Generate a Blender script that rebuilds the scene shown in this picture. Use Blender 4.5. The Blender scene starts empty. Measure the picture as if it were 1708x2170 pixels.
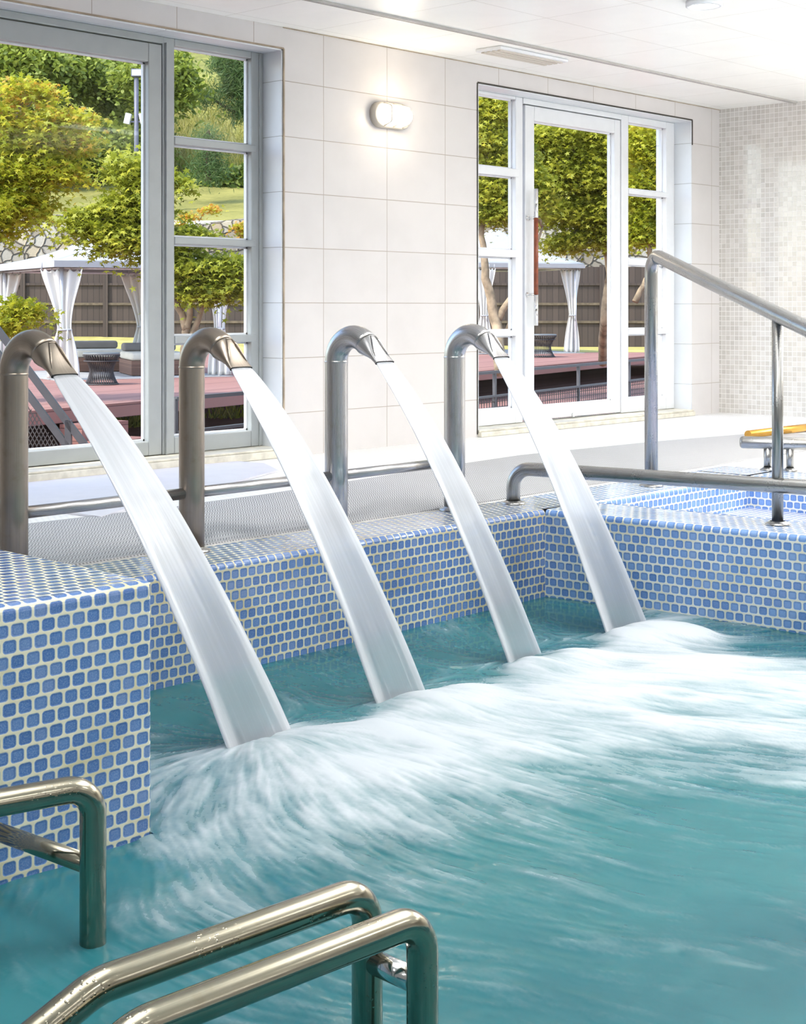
import bpy, bmesh, math, random
import numpy as np
from mathutils import Vector, Matrix
random.seed(7); rng = np.random.default_rng(11)
sc = bpy.context.scene
col = sc.collection
PI = math.pi

# ------------------------------------------------------------------ camera
FPX, CX, HY, EYE = 3080.0, 854.0, 650.0, 0.9
_n = math.hypot(.7314, .682)
FX, FY = .7314/_n, .682/_n              # view axis on the floor plan
RX, RY = FY, -FX                        # to the right of it
def D(px, py, d):                       # a point seen at a pixel, at a given depth
    l = (px-CX)*d/FPX
    return Vector((FX*d+RX*l, FY*d+RY*l, EYE-(py-HY)*d/FPX))
def Zp(px, py, z): return D(px, py, FPX*(EYE-z)/(py-HY))
def Yp(px, py, y): return D(px, py, y/(FY+RY*(px-CX)/FPX))
def LD(l, d, z): return Vector((FX*d+RX*l, FY*d+RY*l, z))

cam_d = bpy.data.cameras.new('camera'); cam = bpy.data.objects.new('camera', cam_d); col.objects.link(cam)
cam_d.sensor_fit = 'HORIZONTAL'; cam_d.sensor_width = 36; cam_d.lens = FPX/1708*36
cam_d.shift_y = -(1085-HY)/1708; cam_d.clip_start = .05; cam_d.clip_end = 400
cam.location = (0, 0, EYE)
cam.rotation_euler = (PI/2, 0, -math.atan2(FX, FY))
sc.camera = cam

# ------------------------------------------------------------------ nodes
class NT:
    def __init__(s, name):
        s.m = bpy.data.materials.new(name); s.m.use_nodes = True
        s.t = s.m.node_tree; s.t.nodes.clear()
        s.out = s.t.nodes.new('ShaderNodeOutputMaterial')
    def add(s, typ, ins=None, **kw):
        n = s.t.nodes.new('ShaderNode'+typ)
        for k, v in kw.items(): setattr(n, k, v)
        if ins:
            for k, v in ins.items(): s.set(n.inputs[k], v)
        return n
    def set(s, sock, v):
        if isinstance(v, bpy.types.NodeSocket): s.t.links.new(v, sock)
        elif isinstance(v, bpy.types.Node): s.t.links.new(v.outputs[0], sock)
        else: sock.default_value = v
    def M(s, op, a, b=0.0, c=0.0):
        n = s.t.nodes.new('ShaderNodeMath'); n.operation = op
        s.set(n.inputs[0], a); s.set(n.inputs[1], b); s.set(n.inputs[2], c)
        return n.outputs[0]
    def mix(s, f, a, b):
        n = s.t.nodes.new('ShaderNodeMix'); n.data_type = 'RGBA'
        s.set(n.inputs['Factor'], f)
        A = [i for i in n.inputs if i.type == 'RGBA']
        s.set(A[0], a); s.set(A[1], b)
        return [o for o in n.outputs if o.type == 'RGBA'][0]
    def ss(s, x, lo, hi, a=0.0, b=1.0):
        n = s.t.nodes.new('ShaderNodeMapRange'); n.interpolation_type = 'SMOOTHSTEP'
        s.set(n.inputs['Value'], x); n.inputs['From Min'].default_value = lo; n.inputs['From Max'].default_value = hi
        n.inputs['To Min'].default_value = a; n.inputs['To Max'].default_value = b
        return n.outputs[0]
    def ramp(s, x, stops):
        n = s.t.nodes.new('ShaderNodeValToRGB'); s.set(n.inputs[0], x)
        e = n.color_ramp.elements
        while len(e) < len(stops): e.new(.5)
        for k, (p, c) in zip(e, stops): k.position = p; k.color = (*c, 1)
        return n.outputs[0]
    def noise(s, scale, vec=None, detail=3.0, rough=.5, dist=0.0):
        n = s.add('TexNoise', {'Scale': scale, 'Detail': detail, 'Roughness': rough, 'Distortion': dist})
        if vec is not None: s.set(n.inputs['Vector'], vec)
        return n.outputs[0]
    def mapping(s, vec, scale=(1,1,1), rot=(0,0,0)):
        n = s.add('Mapping', {'Scale': scale, 'Rotation': rot}); s.set(n.inputs['Vector'], vec)
        return n.outputs[0]
    def bump(s, h, strength=.3, dist=.01):
        n = s.add('Bump', {'Strength': strength, 'Distance': dist, 'Height': h})
        return n.outputs[0]
    def pbr(s, color, rough=.5, metal=0.0, normal=None, **ins):
        p = s.add('BsdfPrincipled', {'Base Color': color, 'Roughness': rough, 'Metallic': metal})
        if normal is not None: s.set(p.inputs['Normal'], normal)
        for k, v in ins.items(): s.set(p.inputs[k.replace('_', ' ')], v)
        return p
    def done(s, sh):
        s.t.links.new(sh.outputs[0] if isinstance(sh, bpy.types.Node) else sh, s.out.inputs[0])
        return s.m
def lin(r, g, b):
    f = lambda c: (c/255/12.92) if c/255 <= .04045 else ((c/255+.055)/1.055)**2.4
    return (f(r), f(g), f(b))
def C4(r, g, b): return (*lin(r, g, b), 1)

def plain(name, c, rough=.5, metal=0.0, var=.06, scale=8.0, **ins):
    t = NT(name); tc = t.add('TexCoord')
    n = t.noise(scale, tc.outputs['Object'], 4)
    a = C4(*c); d = tuple(max(0, x*(1-var*2.2)) for x in a[:3])+(1,)
    return t.done(t.pbr(t.mix(t.ss(n, .3, .7), d, a), rough, metal, **ins))

def mosaic(name, pu, pv, tiles, grout, offset=.5, gap=.08, rad=.22, rough=.1, rim=True, warp=.05, grout2=None, bstr=.5):
    t = NT(name); uv = t.add('TexCoord').outputs['UV']
    if warp:
        nz = t.add('TexNoise', {'Scale': 9.0, 'Detail': 2.0, 'Vector': uv})
        off = t.add('VectorMath', {0: nz.outputs['Color'], 1: (.5, .5, .5)}, operation='SUBTRACT')
        off2 = t.add('VectorMath', {0: off.outputs[0]}, operation='SCALE'); off2.inputs['Scale'].default_value = warp*pu*2
        uvw = t.add('VectorMath', {0: uv, 1: off2.outputs[0]}, operation='ADD').outputs[0]
    else: uvw = uv
    sp = t.add('SeparateXYZ', {0: uvw})
    sv = t.M('DIVIDE', sp.outputs[1], pv); row = t.M('FLOOR', sv)
    su = t.M('ADD', t.M('DIVIDE', sp.outputs[0], pu), t.M('MULTIPLY', t.M('FLOORED_MODULO', row, 2.0), offset))
    ci = t.M('FLOOR', su)
    cell = t.add('CombineXYZ', {0: ci, 1: row})
    wn = t.add('TexWhiteNoise', {'Vector': cell.outputs[0]}, noise_dimensions='2D')
    half = .5-gap
    def q(x, k):
        f = t.M('SUBTRACT', t.M('FRACT', x), .5)
        return t.M('MAXIMUM', t.M('SUBTRACT', t.M('ABSOLUTE', f), half-rad-k), 0.0)
    qx, qy = q(su, 0.0), q(sv, 0.0)
    d = t.M('SUBTRACT', t.M('SQRT', t.M('ADD', t.M('MULTIPLY', qx, qx), t.M('MULTIPLY', qy, qy))), rad)
    mask = t.ss(d, .0, -.05)
    body = t.ramp(wn.outputs['Value'], tiles)
    gl = t.noise(260, uv, 3)
    body = t.mix(t.ss(gl, .35, .75, 0, .22), body, (.55, .65, .8, 1) if rim else (.9, .9, .9, 1))
    if rim:
        edge = t.ss(d, -.11, -.02)
        body = t.mix(t.M('MULTIPLY', edge, .35), body, C4(150, 182, 222))
        ring = t.M('MULTIPLY', t.ss(d, -.22, -.12), t.ss(d, -.05, -.12))
        body = t.mix(t.M('MULTIPLY', ring, .35), body, C4(44, 84, 150))
    g = C4(*grout)
    if grout2: g = t.mix(t.ss(t.noise(5, uv, 5), .45, .65), g, C4(*grout2))
    c = t.mix(mask, g, body)
    h = t.ss(d, .03, -.16)
    r = t.M('SUBTRACT', .5, t.M('MULTIPLY', mask, .5-rough))
    nrm = t.bump(t.M('ADD', h, t.M('MULTIPLY', t.noise(120, uv, 2), .08)), bstr, pu*.12)
    return t.done(t.pbr(c, r, 0, nrm, IOR=1.6))

BLUES = [(0, lin(66, 102, 162)), (.35, lin(76, 112, 172)), (.7, lin(86, 121, 178)), (1, lin(104, 130, 180))]
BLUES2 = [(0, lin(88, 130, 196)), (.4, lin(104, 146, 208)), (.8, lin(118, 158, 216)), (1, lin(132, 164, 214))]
MAT = {}
MAT['block_tile'] = mosaic('block_tile', .0406, .0353, BLUES, (222, 217, 194), gap=.055, rad=.24, rough=.09, grout2=(205, 196, 160), warp=.045, bstr=.22)
MAT['pool_tile'] = mosaic('pool_tile', .039, .0373, BLUES, (214, 207, 178), gap=.055, rad=.24, rough=.09, grout2=(196, 182, 138), warp=.045, bstr=.22)
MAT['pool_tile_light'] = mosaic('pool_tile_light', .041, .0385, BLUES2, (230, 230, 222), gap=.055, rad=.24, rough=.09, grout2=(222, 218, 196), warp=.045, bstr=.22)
MAT['wall_mosaic'] = mosaic('wall_mosaic', .041, .041, [(0, lin(186, 182, 176)), (.5, lin(196, 192, 186)), (1, lin(206, 203, 198))], (232, 230, 227), offset=0.0, gap=.03, rad=.05, rough=.08, rim=False, warp=.02, bstr=.3)
MAT['floor_tile'] = mosaic('floor_tile', .03, .03, [(0, lin(238, 238, 240)), (1, lin(248, 248, 248))], (230, 230, 228), offset=.5, gap=.08, rad=.2, rough=.3, rim=False, warp=.04, bstr=.2)
MAT['basin_tile'] = mosaic('basin_tile', .0385, .0385, [(0, lin(150, 160, 205)), (1, lin(172, 182, 220))], (206, 208, 226), offset=.5, gap=.09, rad=.2, rough=.12, rim=False, warp=.06, bstr=.3)

def wall_tile(name, xs0, zs0, pw, ph, c, joint):
    t = NT(name); uv = t.add('TexCoord').outputs['UV']; sp = t.add('SeparateXYZ', {0: uv})
    def line(x, o, p):
        f = t.M('ABSOLUTE', t.M('SUBTRACT', t.M('FRACT', t.M('DIVIDE', t.M('SUBTRACT', x, o), p)), .5))
        return t.M('MULTIPLY', t.M('SUBTRACT', .5, f), p)
    d = t.M('MINIMUM', line(sp.outputs[0], xs0, pw), line(sp.outputs[1], zs0, ph))
    j = t.ss(d, .0032, .0012)
    nz = t.noise(3, uv, 5)
    base = t.mix(t.ss(nz, .35, .7), C4(*c), tuple(x*.95 for x in C4(*c)[:3])+(1,))
    cc = t.mix(j, base, C4(*joint))
    return t.done(t.pbr(cc, .32, 0, t.bump(t.M('SUBTRACT', 1.0, j), .35, .003)))
MAT['wall_tile'] = wall_tile('wall_tile', 6.21, .258, .567, .3327, (208, 205, 205), (158, 149, 140))
MAT['reveal_tile'] = wall_tile('reveal_tile', 0, .258, 5, .3327, (222, 227, 232), (172, 174, 176))
MAT['ceiling_panel'] = wall_tile('ceiling_panel', 6.08, 4.53, .655, .612, (252, 252, 249), (206, 204, 198))
MAT['white_frame'] = plain('white_frame', (226, 229, 233), .35, var=.02)
MAT['shaded_frame'] = plain('shaded_frame', (160, 165, 166), .35, var=.03)  # white frames of the near window, backlit shade put into the colour
MAT['grey_wall'] = plain('grey_wall', (226, 226, 226), .6, var=.02)
MAT['sill'] = plain('sill', (222, 218, 204), .5, var=.12, scale=14)
MAT['sealant'] = plain('sealant', (70, 66, 60), .8, var=.2)
MAT['brown_seal'] = plain('brown_seal', (176, 160, 140), .7, var=.2)
MAT['channel'] = plain('channel', (176, 174, 170), .5)
MAT['chrome'] = plain('chrome', (225, 225, 225), .12, 1.0, var=.02)
MAT['brass'] = plain('brass', (214, 164, 84), .25, 1.0, var=.05)
MAT['red_wood'] = plain('red_wood', (134, 66, 38), .35, var=.15, scale=30)
MAT['lilac_board'] = plain('lilac_board', (214, 214, 224), .4, var=.02)
MAT['pool_floor'] = plain('pool_floor', (70, 150, 168), .6, var=.1, scale=2)
MAT['lamp_body'] = plain('lamp_body', (205, 198, 186), .45, var=.03)

def steel(name, c, rough, streak=.12, spots=0.0, us=(260, 3.0, 1)):
    t = NT(name); tc = t.add('TexCoord'); uv = t.mapping(tc.outputs['UV'], us)
    n = t.noise(1.0, uv, 4, .6); n2 = t.noise(14, tc.outputs['Object'], 5, .6)
    cc = t.mix(t.ss(n, .3, .7), tuple(x*.82 for x in C4(*c)[:3])+(1,), C4(*c))
    cc = t.mix(t.ss(n2, .55, .75, 0, .45), cc, tuple(x*k for x, k in zip(C4(*c)[:3], (.68, .62, .52)))+(1,))
    r = t.M('ADD', t.M('MULTIPLY', n, streak), rough-streak*.5)
    h = t.M('MULTIPLY', n, .3)
    if spots:
        v = t.add('TexVoronoi', {'Scale': 130.0, 'Randomness': 1.0, 'Vector': tc.outputs['Object']})
        m = t.M('MULTIPLY', t.ss(v.outputs['Distance'], .32, .12), t.ss(t.noise(9, tc.outputs['Object'], 3), .52, .66))
        h = t.M('ADD', h, t.M('MULTIPLY', m, spots))
        r = t.M('MULTIPLY', r, t.M('SUBTRACT', 1.0, t.M('MULTIPLY', m, .8)))
    return t.done(t.pbr(cc, r, 1.0, t.bump(h, .22, .002)))
MAT['spout_steel'] = steel('spout_steel', (196, 194, 195), .28, .14)
MAT['brown_steel'] = steel('brown_steel', (168, 156, 144), .32, .14)
MAT['rail_steel'] = steel('rail_steel', (172, 171, 170), .28, .14, 2.0)
MAT['wet_steel'] = steel('wet_steel', (164, 158, 142), .15, .16, 2.5, (46, 1.2, 1))
MAT['slot_dark'] = plain('slot_dark', (28, 26, 25), .6)

def mat_rubber():
    t = NT('rubber_mat'); uv = t.add('TexCoord').outputs['UV']; sp = t.add('SeparateXYZ', {0: uv})
    tri = t.M('PINGPONG', sp.outputs[1], .035)
    wob = t.M('MULTIPLY', t.noise(3.0, uv, 2), .03)
    s = t.M('SINE', t.M('MULTIPLY', t.M('ADD', t.M('ADD', sp.outputs[0], t.M('MULTIPLY', tri, .9)), wob), 2*PI/.0145))
    f = t.ss(s, -.5, .6)
    hole = t.ss(t.noise(4, uv, 4), .3, .7, .0, .2)
    c = t.mix(f, C4(122, 122, 124), C4(206, 206, 208))
    c = t.mix(hole, c, C4(160, 160, 162))
    return t.done(t.pbr(c, .5, 0, t.bump(f, .5, .004)))
MAT['rubber_mat'] = mat_rubber()

def glass():
    t = NT('window_glass')
    tr = t.add('BsdfTransparent', {'Color': (.97, .985, .98, 1)})
    gl = t.add('BsdfGlossy', {'Color': (.9, .95, 1, 1), 'Roughness': .02})
    m = t.add('MixShader', {0: .005, 1: tr.outputs[0], 2: gl.outputs[0]})
    return t.done(m)
MAT['glass'] = glass()

def emis(name, c, s):
    t = NT(name); return t.done(t.add('Emission', {'Color': (*c, 1), 'Strength': s}))
MAT['lamp_glow'] = emis('lamp_glow', (1, .93, .80), 14)
MAT['downlight_glow'] = emis('downlight_glow', (1, .98, .94), 6)

def water():
    t = NT('pool_water'); at = t.add('Attribute', attribute_name='foam'); foam = at.outputs['Fac']
    tc = t.add('TexCoord').outputs['Object']
    deep = t.mix(t.ss(t.noise(1.1, tc, 3), .35, .65), C4(38, 104, 116), C4(52, 122, 130))
    fine = t.noise(90, tc, 4, .6)
    f = t.ss(t.M('ADD', foam, t.M('MULTIPLY', t.M('SUBTRACT', fine, .5), .10)), .03, 1.1)
    f = t.M('MINIMUM', t.M('MAXIMUM', f, 0.0), .93)
    c = t.mix(f, deep, (.55, .59, .64, 1))
    h = t.M('ADD', t.M('MULTIPLY', foam, .6), t.M('MULTIPLY', t.noise(16, tc, 3), .4))
    p = t.pbr(c, t.M('ADD', .16, t.M('MULTIPLY', f, .5)), 0, t.bump(h, .35, .012), IOR=1.33)
    tr = t.add('BsdfTransparent', {'Color': (.30, .74, .80, 1)})
    fac = t.M('MAXIMUM', t.M('MULTIPLY', t.M('SUBTRACT', 1.0, f), .14), 0.0)
    return t.done(t.add('MixShader', {0: fac, 1: p.outputs[0], 2: tr.outputs[0]}))
MAT['water'] = water()

def stream_mat():
    t = NT('falling_water'); uv = t.add('TexCoord').outputs['UV']; sp = t.add('SeparateXYZ', {0: uv})
    u, v = sp.outputs[0], sp.outputs[1]                       # u 0..1 across, v 0..1 down the fall
    nz = t.noise(1.0, t.mapping(uv, (15, 1.1, 1)), 4, .55)
    nf = t.noise(1.0, t.mapping(uv, (60, 2.5, 1)), 3, .6)
    edge = t.ss(t.M('ABSOLUTE', t.M('SUBTRACT', u, .5)), .30, .47)
    fall = t.ss(v, .12, .8, .72, .2)
    a = t.M('ADD', fall, t.M('MULTIPLY', t.M('SUBTRACT', nz, .5), 1.1))
    a = t.M('ADD', a, t.M('MULTIPLY', t.M('SUBTRACT', nf, .5), .5))
    a = t.M('ADD', a, t.M('MULTIPLY', edge, .5))
    a = t.M('MINIMUM', t.M('MAXIMUM', a, .2), .94)
    df = t.add('BsdfDiffuse', {'Color': (.88, .90, .95, 1)})
    tl = t.add('BsdfTranslucent', {'Color': (.88, .90, .96, 1)})
    m1 = t.add('MixShader', {0: .4, 1: df.outputs[0], 2: tl.outputs[0]})
    gl = t.add('BsdfGlossy', {'Color': (1, 1, 1, 1), 'Roughness': .25})
    m2 = t.add('MixShader', {0: .10, 1: m1.outputs[0], 2: gl.outputs[0]})
    rf = t.add('BsdfRefraction', {'Color': (.93, .95, .98, 1), 'Roughness': .3, 'IOR': 1.10})
    tp = t.add('BsdfTransparent', {'Color': (.96, .97, .98, 1)})
    tr = t.add('MixShader', {0: .38, 1: rf.outputs[0], 2: tp.outputs[0]})
    return t.done(t.add('MixShader', {0: a, 1: tr.outputs[0], 2: m2.outputs[0]}))
MAT['stream'] = stream_mat()

def leaf_mat(name, stops):
    t = NT(name); at = t.add('Attribute', attribute_name='tint')
    c = t.ramp(at.outputs['Fac'], stops)
    d = t.pbr(c, .55); tl = t.add('BsdfTranslucent', {'Color': c})
    return t.done(t.add('MixShader', {0: .5, 1: d.outputs[0], 2: tl.outputs[0]}))
MAT['maple_yellow'] = leaf_mat('maple_yellow', [(0, lin(120, 136, 30)), (.4, lin(168, 174, 46)), (.8, lin(204, 198, 66)), (1, lin(214, 158, 64))])
MAT['maple_green'] = leaf_mat('maple_green', [(0, lin(112, 124, 36)), (.45, lin(158, 164, 50)), (.85, lin(196, 196, 76)), (1, lin(198, 190, 60))])
MAT['tree_green'] = leaf_mat('tree_green', [(0, lin(88, 106, 40)), (.5, lin(138, 152, 58)), (1, lin(186, 194, 92))])
MAT['pine_green'] = leaf_mat('pine_green', [(0, lin(52, 80, 44)), (.5, lin(86, 116, 60)), (1, lin(132, 150, 88))])
MAT['grass_blade'] = leaf_mat('grass_blade', [(0, lin(122, 128, 50)), (.5, lin(166, 158, 78)), (1, lin(198, 186, 112))])
MAT['bark'] = plain('bark', (176, 154, 124), .85, var=.25, scale=6)
MAT['dark_bark'] = plain('dark_bark', (110, 92, 68), .85, var=.25, scale=6)

def ground(name, a, b, s=.6, s2=9):
    t = NT(name); tc = t.add('TexCoord').outputs['Object']
    n = t.noise(s, tc, 6, .65); n2 = t.noise(s2, tc, 4, .7)
    f = t.M('ADD', t.M('MULTIPLY', t.ss(n, .35, .65), .6), t.M('MULTIPLY', t.ss(n2, .3, .7), .4))
    return t.done(t.pbr(t.mix(f, C4(*a), C4(*b)), .95, 0, t.bump(n2, .4, .05)))
MAT['lawn'] = ground('lawn', (104, 102, 38), (150, 142, 70))
MAT['hillside'] = ground('hillside', (70, 76, 28), (150, 146, 70), .18, 3)
MAT['strip_grass'] = ground('strip_grass', (150, 140, 66), (190, 178, 106), 1.5, 14)

def planks(name, a, b, w, gapc, axis=0, rot=0.0):
    t = NT(name); uv = t.add('TexCoord').outputs['UV']; sp = t.add('SeparateXYZ', {0: uv})
    x = t.M('DIVIDE', sp.outputs[axis], w)
    wn = t.add('TexWhiteNoise', {'W': t.M('FLOOR', x)}, noise_dimensions='1D')
    sc_ = (3, 40, 1) if axis == 1 else (40, 3, 1)
    g = t.noise(1.0, t.mapping(uv, sc_), 4)
    f = t.M('ADD', t.M('MULTIPLY', wn.outputs[0], .6), t.M('MULTIPLY', g, .4))
    gap = t.ss(t.M('ABSOLUTE', t.M('SUBTRACT', t.M('FRACT', x), .5)), .455, .485)
    c = t.mix(gap, t.mix(f, C4(*a), C4(*b)), C4(*gapc))
    return t.done(t.pbr(c, .8, 0, t.bump(t.M('SUBTRACT', 1.0, gap), .4, .01)))
MAT['red_deck'] = planks('red_deck', (130, 88, 79), (164, 119, 108), .14, (92, 60, 56), 1)
MAT['fence_wood'] = planks('fence_wood', (62, 51, 45), (86, 72, 64), .17, (36, 30, 27), 0)
MAT['fence_beam'] = plain('fence_beam', (112, 97, 78), .8, var=.2)
MAT['iron'] = plain('iron', (92, 92, 96), .5, .3)
MAT['mesh_iron'] = plain('mesh_iron', (78, 74, 74), .6, .3)
MAT['fabric_white'] = plain('fabric_white', (162, 162, 162), .85, var=.02, Sheen_Weight=.2)
def thin_cloth():
    t = NT('curtain_cloth')
    d = t.add('BsdfDiffuse', {'Color': C4(240, 238, 232)}); tl = t.add('BsdfTranslucent', {'Color': C4(236, 234, 226)})
    return t.done(t.add('MixShader', {0: .3, 1: d.outputs[0], 2: tl.outputs[0]}))
MAT['curtain'] = thin_cloth()
MAT['cushion'] = plain('cushion', (214, 206, 188), .9, var=.04)
MAT['cushion_grey'] = plain('cushion_grey', (128, 122, 116), .9, var=.06)
MAT['wicker'] = planks('wicker', (96, 70, 58), (134, 100, 82), .03, (50, 36, 30), 1)
MAT['table_grey'] = plain('table_grey', (112, 116, 116), .4, var=.05)
MAT['paving'] = ground('paving', (150, 148, 146), (176, 174, 172), 2, 20)
MAT['lamp_pole'] = plain('lamp_pole', (104, 104, 116), .5, .2)
MAT['silver'] = plain('silver', (222, 222, 226), .3, .4)

def stones():
    t = NT('stone_wall'); uv = t.add('TexCoord').outputs['UV']
    nz = t.add('TexNoise', {'Scale': 2.2, 'Detail': 2.0, 'Vector': uv})
    w = t.mix(.18, uv, nz.outputs['Color'])
    v = t.add('TexVoronoi', {'Scale': 3.8, 'Randomness': .95, 'Vector': w})
    e = t.add('TexVoronoi', {'Scale': 3.8, 'Randomness': .95, 'Vector': w}, feature='DISTANCE_TO_EDGE')
    bw = t.add('SeparateColor', {0: v.outputs['Color']})
    c = t.ramp(bw.outputs[0], [(0, lin(104, 94, 78)), (.3, lin(132, 122, 106)), (.6, lin(152, 146, 134)), (.85, lin(166, 156, 136)), (1, lin(146, 126, 94))])
    c = t.mix(t.ss(t.noise(20, uv, 4), .3, .8, 0, .5), c, C4(120, 112, 96))
    gap = t.ss(e.outputs['Distance'], .06, .02)
    c = t.mix(gap, c, C4(60, 52, 42))
    return t.done(t.pbr(c, .9, 0, t.bump(t.ss(e.outputs['Distance'], 0, .15), .8, .06)))
MAT['stone_wall'] = stones()

# ------------------------------------------------------------------ mesh builder
ORG = {}            # world position of every object's own origin
class MB:
    def __init__(s): s.v = []; s.f = []; s.uv = []; s.sm = []
    def face(s, pts, uv=None, smooth=False):
        i = len(s.v); s.v += [tuple(p) for p in pts]; s.f.append(tuple(range(i, i+len(pts))))
        if uv is None:
            a = Vector(pts[1])-Vector(pts[0]); b = Vector(pts[-1])-Vector(pts[0]); n = a.cross(b)
            k = max(range(3), key=lambda j: abs(n[j]))
            uv = [((p[1], p[2]), (p[0], p[2]), (p[0], p[1]))[k] for p in pts]
        s.uv.append(uv); s.sm.append(smooth)
        return s
    def box(s, x0, x1, y0, y1, z0, z1):
        return s.obox(Vector(((x0+x1)/2, (y0+y1)/2, (z0+z1)/2)), (abs(x1-x0), abs(y1-y0), abs(z1-z0)))
    def obox(s, c, size, ax=None):
        if ax is None: ax = (Vector((1, 0, 0)), Vector((0, 1, 0)), Vector((0, 0, 1)))
        P = {}
        for i in (-1, 1):
            for j in (-1, 1):
                for k in (-1, 1):
                    P[i, j, k] = c+ax[0]*(i*size[0]/2)+ax[1]*(j*size[1]/2)+ax[2]*(k*size[2]/2)
        L = lambda i, j, k: (i*size[0]/2, j*size[1]/2, k*size[2]/2)
        Q = [((-1,-1,-1),(1,-1,-1),(1,-1,1),(-1,-1,1)), ((1,1,-1),(-1,1,-1),(-1,1,1),(1,1,1)),
             ((-1,1,-1),(-1,-1,-1),(-1,-1,1),(-1,1,1)), ((1,-1,-1),(1,1,-1),(1,1,1),(1,-1,1)),
             ((-1,-1,1),(1,-1,1),(1,1,1),(-1,1,1)), ((-1,1,-1),(1,1,-1),(1,-1,-1),(-1,-1,-1))]
        b = len(s.v); idx = {}
        for k, p in P.items(): idx[k] = len(s.v); s.v.append(tuple(p))
        axis_aligned = abs(ax[0].x) > .999
        for q in Q:
            n = [abs(sum(x[a] for x in q)) for a in range(3)].index(4)
            s.f.append(tuple(idx[k] for k in q))
            if axis_aligned: uv = [((P[k].y, P[k].z), (P[k].x, P[k].z), (P[k].x, P[k].y))[n] for k in q]
            else: uv = [((L(*k)[1], L(*k)[2]), (L(*k)[0], L(*k)[2]), (L(*k)[0], L(*k)[1]))[n] for k in q]
            s.uv.append(uv); s.sm.append(False)
        return s
    def loft(s, rings, closed=True, caps=True, uvs=None):
        n = len(rings[0]); b = len(s.v)
        for r in rings: s.v += [tuple(p) for p in r]
        acc = [0.0]
        for a, c in zip(rings, rings[1:]):
            acc.append(acc[-1]+(sum((Vector(p) for p in c), Vector())/n-sum((Vector(p) for p in a), Vector())/n).length)
        m = n if closed else n-1
        for i in range(len(rings)-1):
            for j in range(m):
                k = (j+1) % n
                s.f.append((b+i*n+j, b+i*n+k, b+(i+1)*n+k, b+(i+1)*n+j))
                if uvs: s.uv.append([uvs(i, j), uvs(i, j+1), uvs(i+1, j+1), uvs(i+1, j)])
                else: s.uv.append([(j/n, acc[i]), ((j+1)/n, acc[i]), ((j+1)/n, acc[i+1]), (j/n, acc[i+1])])
                s.sm.append(True)
        if caps and closed:
            s.f.append(tuple(b+j for j in reversed(range(n)))); s.uv.append([(0, 0)]*n); s.sm.append(False)
            e = b+(len(rings)-1)*n
            s.f.append(tuple(e+j for j in range(n))); s.uv.append([(0, 0)]*n); s.sm.append(False)
        return s
    def tube(s, pts, r, seg=20, caps=True):
        pts = [Vector(p) for p in pts]
        rs = r if isinstance(r, (list, tuple)) else [r]*len(pts)
        T = []
        for i in range(len(pts)):
            a = pts[max(0, i-1)]; b = pts[min(len(pts)-1, i+1)]; T.append((b-a).normalized())
        up = Vector((0, 0, 1)) if abs(T[0].z) < .9 else Vector((1, 0, 0))
        nrm = (up-T[0]*up.dot(T[0])).normalized(); rings = []
        for i, p in enumerate(pts):
            nrm = (nrm-T[i]*nrm.dot(T[i])).normalized(); bn = T[i].cross(nrm)
            rings.append([p+(nrm*math.cos(2*PI*k/seg)+bn*math.sin(2*PI*k/seg))*rs[i] for k in range(seg)])
        return s.loft(rings, True, caps)
    def build(s, name, mat, parent=None, bevel=0.0, origin=None, solid=0.0, seg=2):
        me = bpy.data.meshes.new(name)
        o = bpy.data.objects.new(name, me)
        if parent is not None: o0 = ORG[parent]
        else: o0 = Vector(origin) if origin is not None else Vector((0, 0, 0))
        me.from_pydata([(x-o0.x, y-o0.y, z-o0.z) for x, y, z in s.v], [], s.f)
        uvl = me.uv_layers.new(name='UVMap')
        uvl.data.foreach_set('uv', [c for f in s.uv for p in f for c in (p[0], p[1])])
        me.polygons.foreach_set('use_smooth', s.sm)
        me.materials.append(MAT[mat] if isinstance(mat, str) else mat)
        col.objects.link(o); ORG[o] = o0
        if parent is not None: o.parent = parent
        else: o.location = o0
        if solid:
            m = o.modifiers.new('thickness', 'SOLIDIFY'); m.thickness = solid; m.offset = 0
        if bevel:
            m = o.modifiers.new('bevel', 'BEVEL'); m.width = bevel; m.segments = seg; m.limit_method = 'ANGLE'; m.angle_limit = .6
        me.update()
        return o
def bend(pts, rad, n=8):
    """round the corners of a polyline"""
    pts = [Vector(p) for p in pts]; rads = rad if isinstance(rad, (list, tuple)) else [rad]*(len(pts)-2)
    out = [pts[0]]
    for i in range(1, len(pts)-1):
        a = (pts[i-1]-pts[i]).normalized(); b = (pts[i+1]-pts[i]).normalized()
        ang = a.angle(b); t = rads[i-1]/math.tan(ang/2)
        p0 = pts[i]+a*t; p1 = pts[i]+b*t
        cdir = (a+b).normalized(); c = pts[i]+cdir*(rads[i-1]/math.sin(ang/2))
        u = p0-c; w = p1-c; th = u.angle(w)
        for k in range(n+1):
            x = k/n
            out.append(c+(u*math.sin((1-x)*th)+w*math.sin(x*th))/math.sin(th))
    out.append(pts[-1])
    fin = [out[0]]
    for p in out[1:]:
        if (p-fin[-1]).length > 1e-4: fin.append(p)
    return fin
def tag(o, label=None, cat=None, group=None, kind=None):
    if label: o['label'] = label
    if cat: o['category'] = cat
    if group: o['group'] = group
    if kind: o['kind'] = kind
    return o
def thing(name, loc, label, cat, group=None, kind=None):
    o = bpy.data.objects.new(name, None); col.objects.link(o)
    o.location = loc; o.empty_display_size = .1; ORG[o] = Vector(loc)
    return tag(o, label, cat, group, kind)
def struct(o, label, cat): return tag(o, label, cat, None, 'structure')

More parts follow.
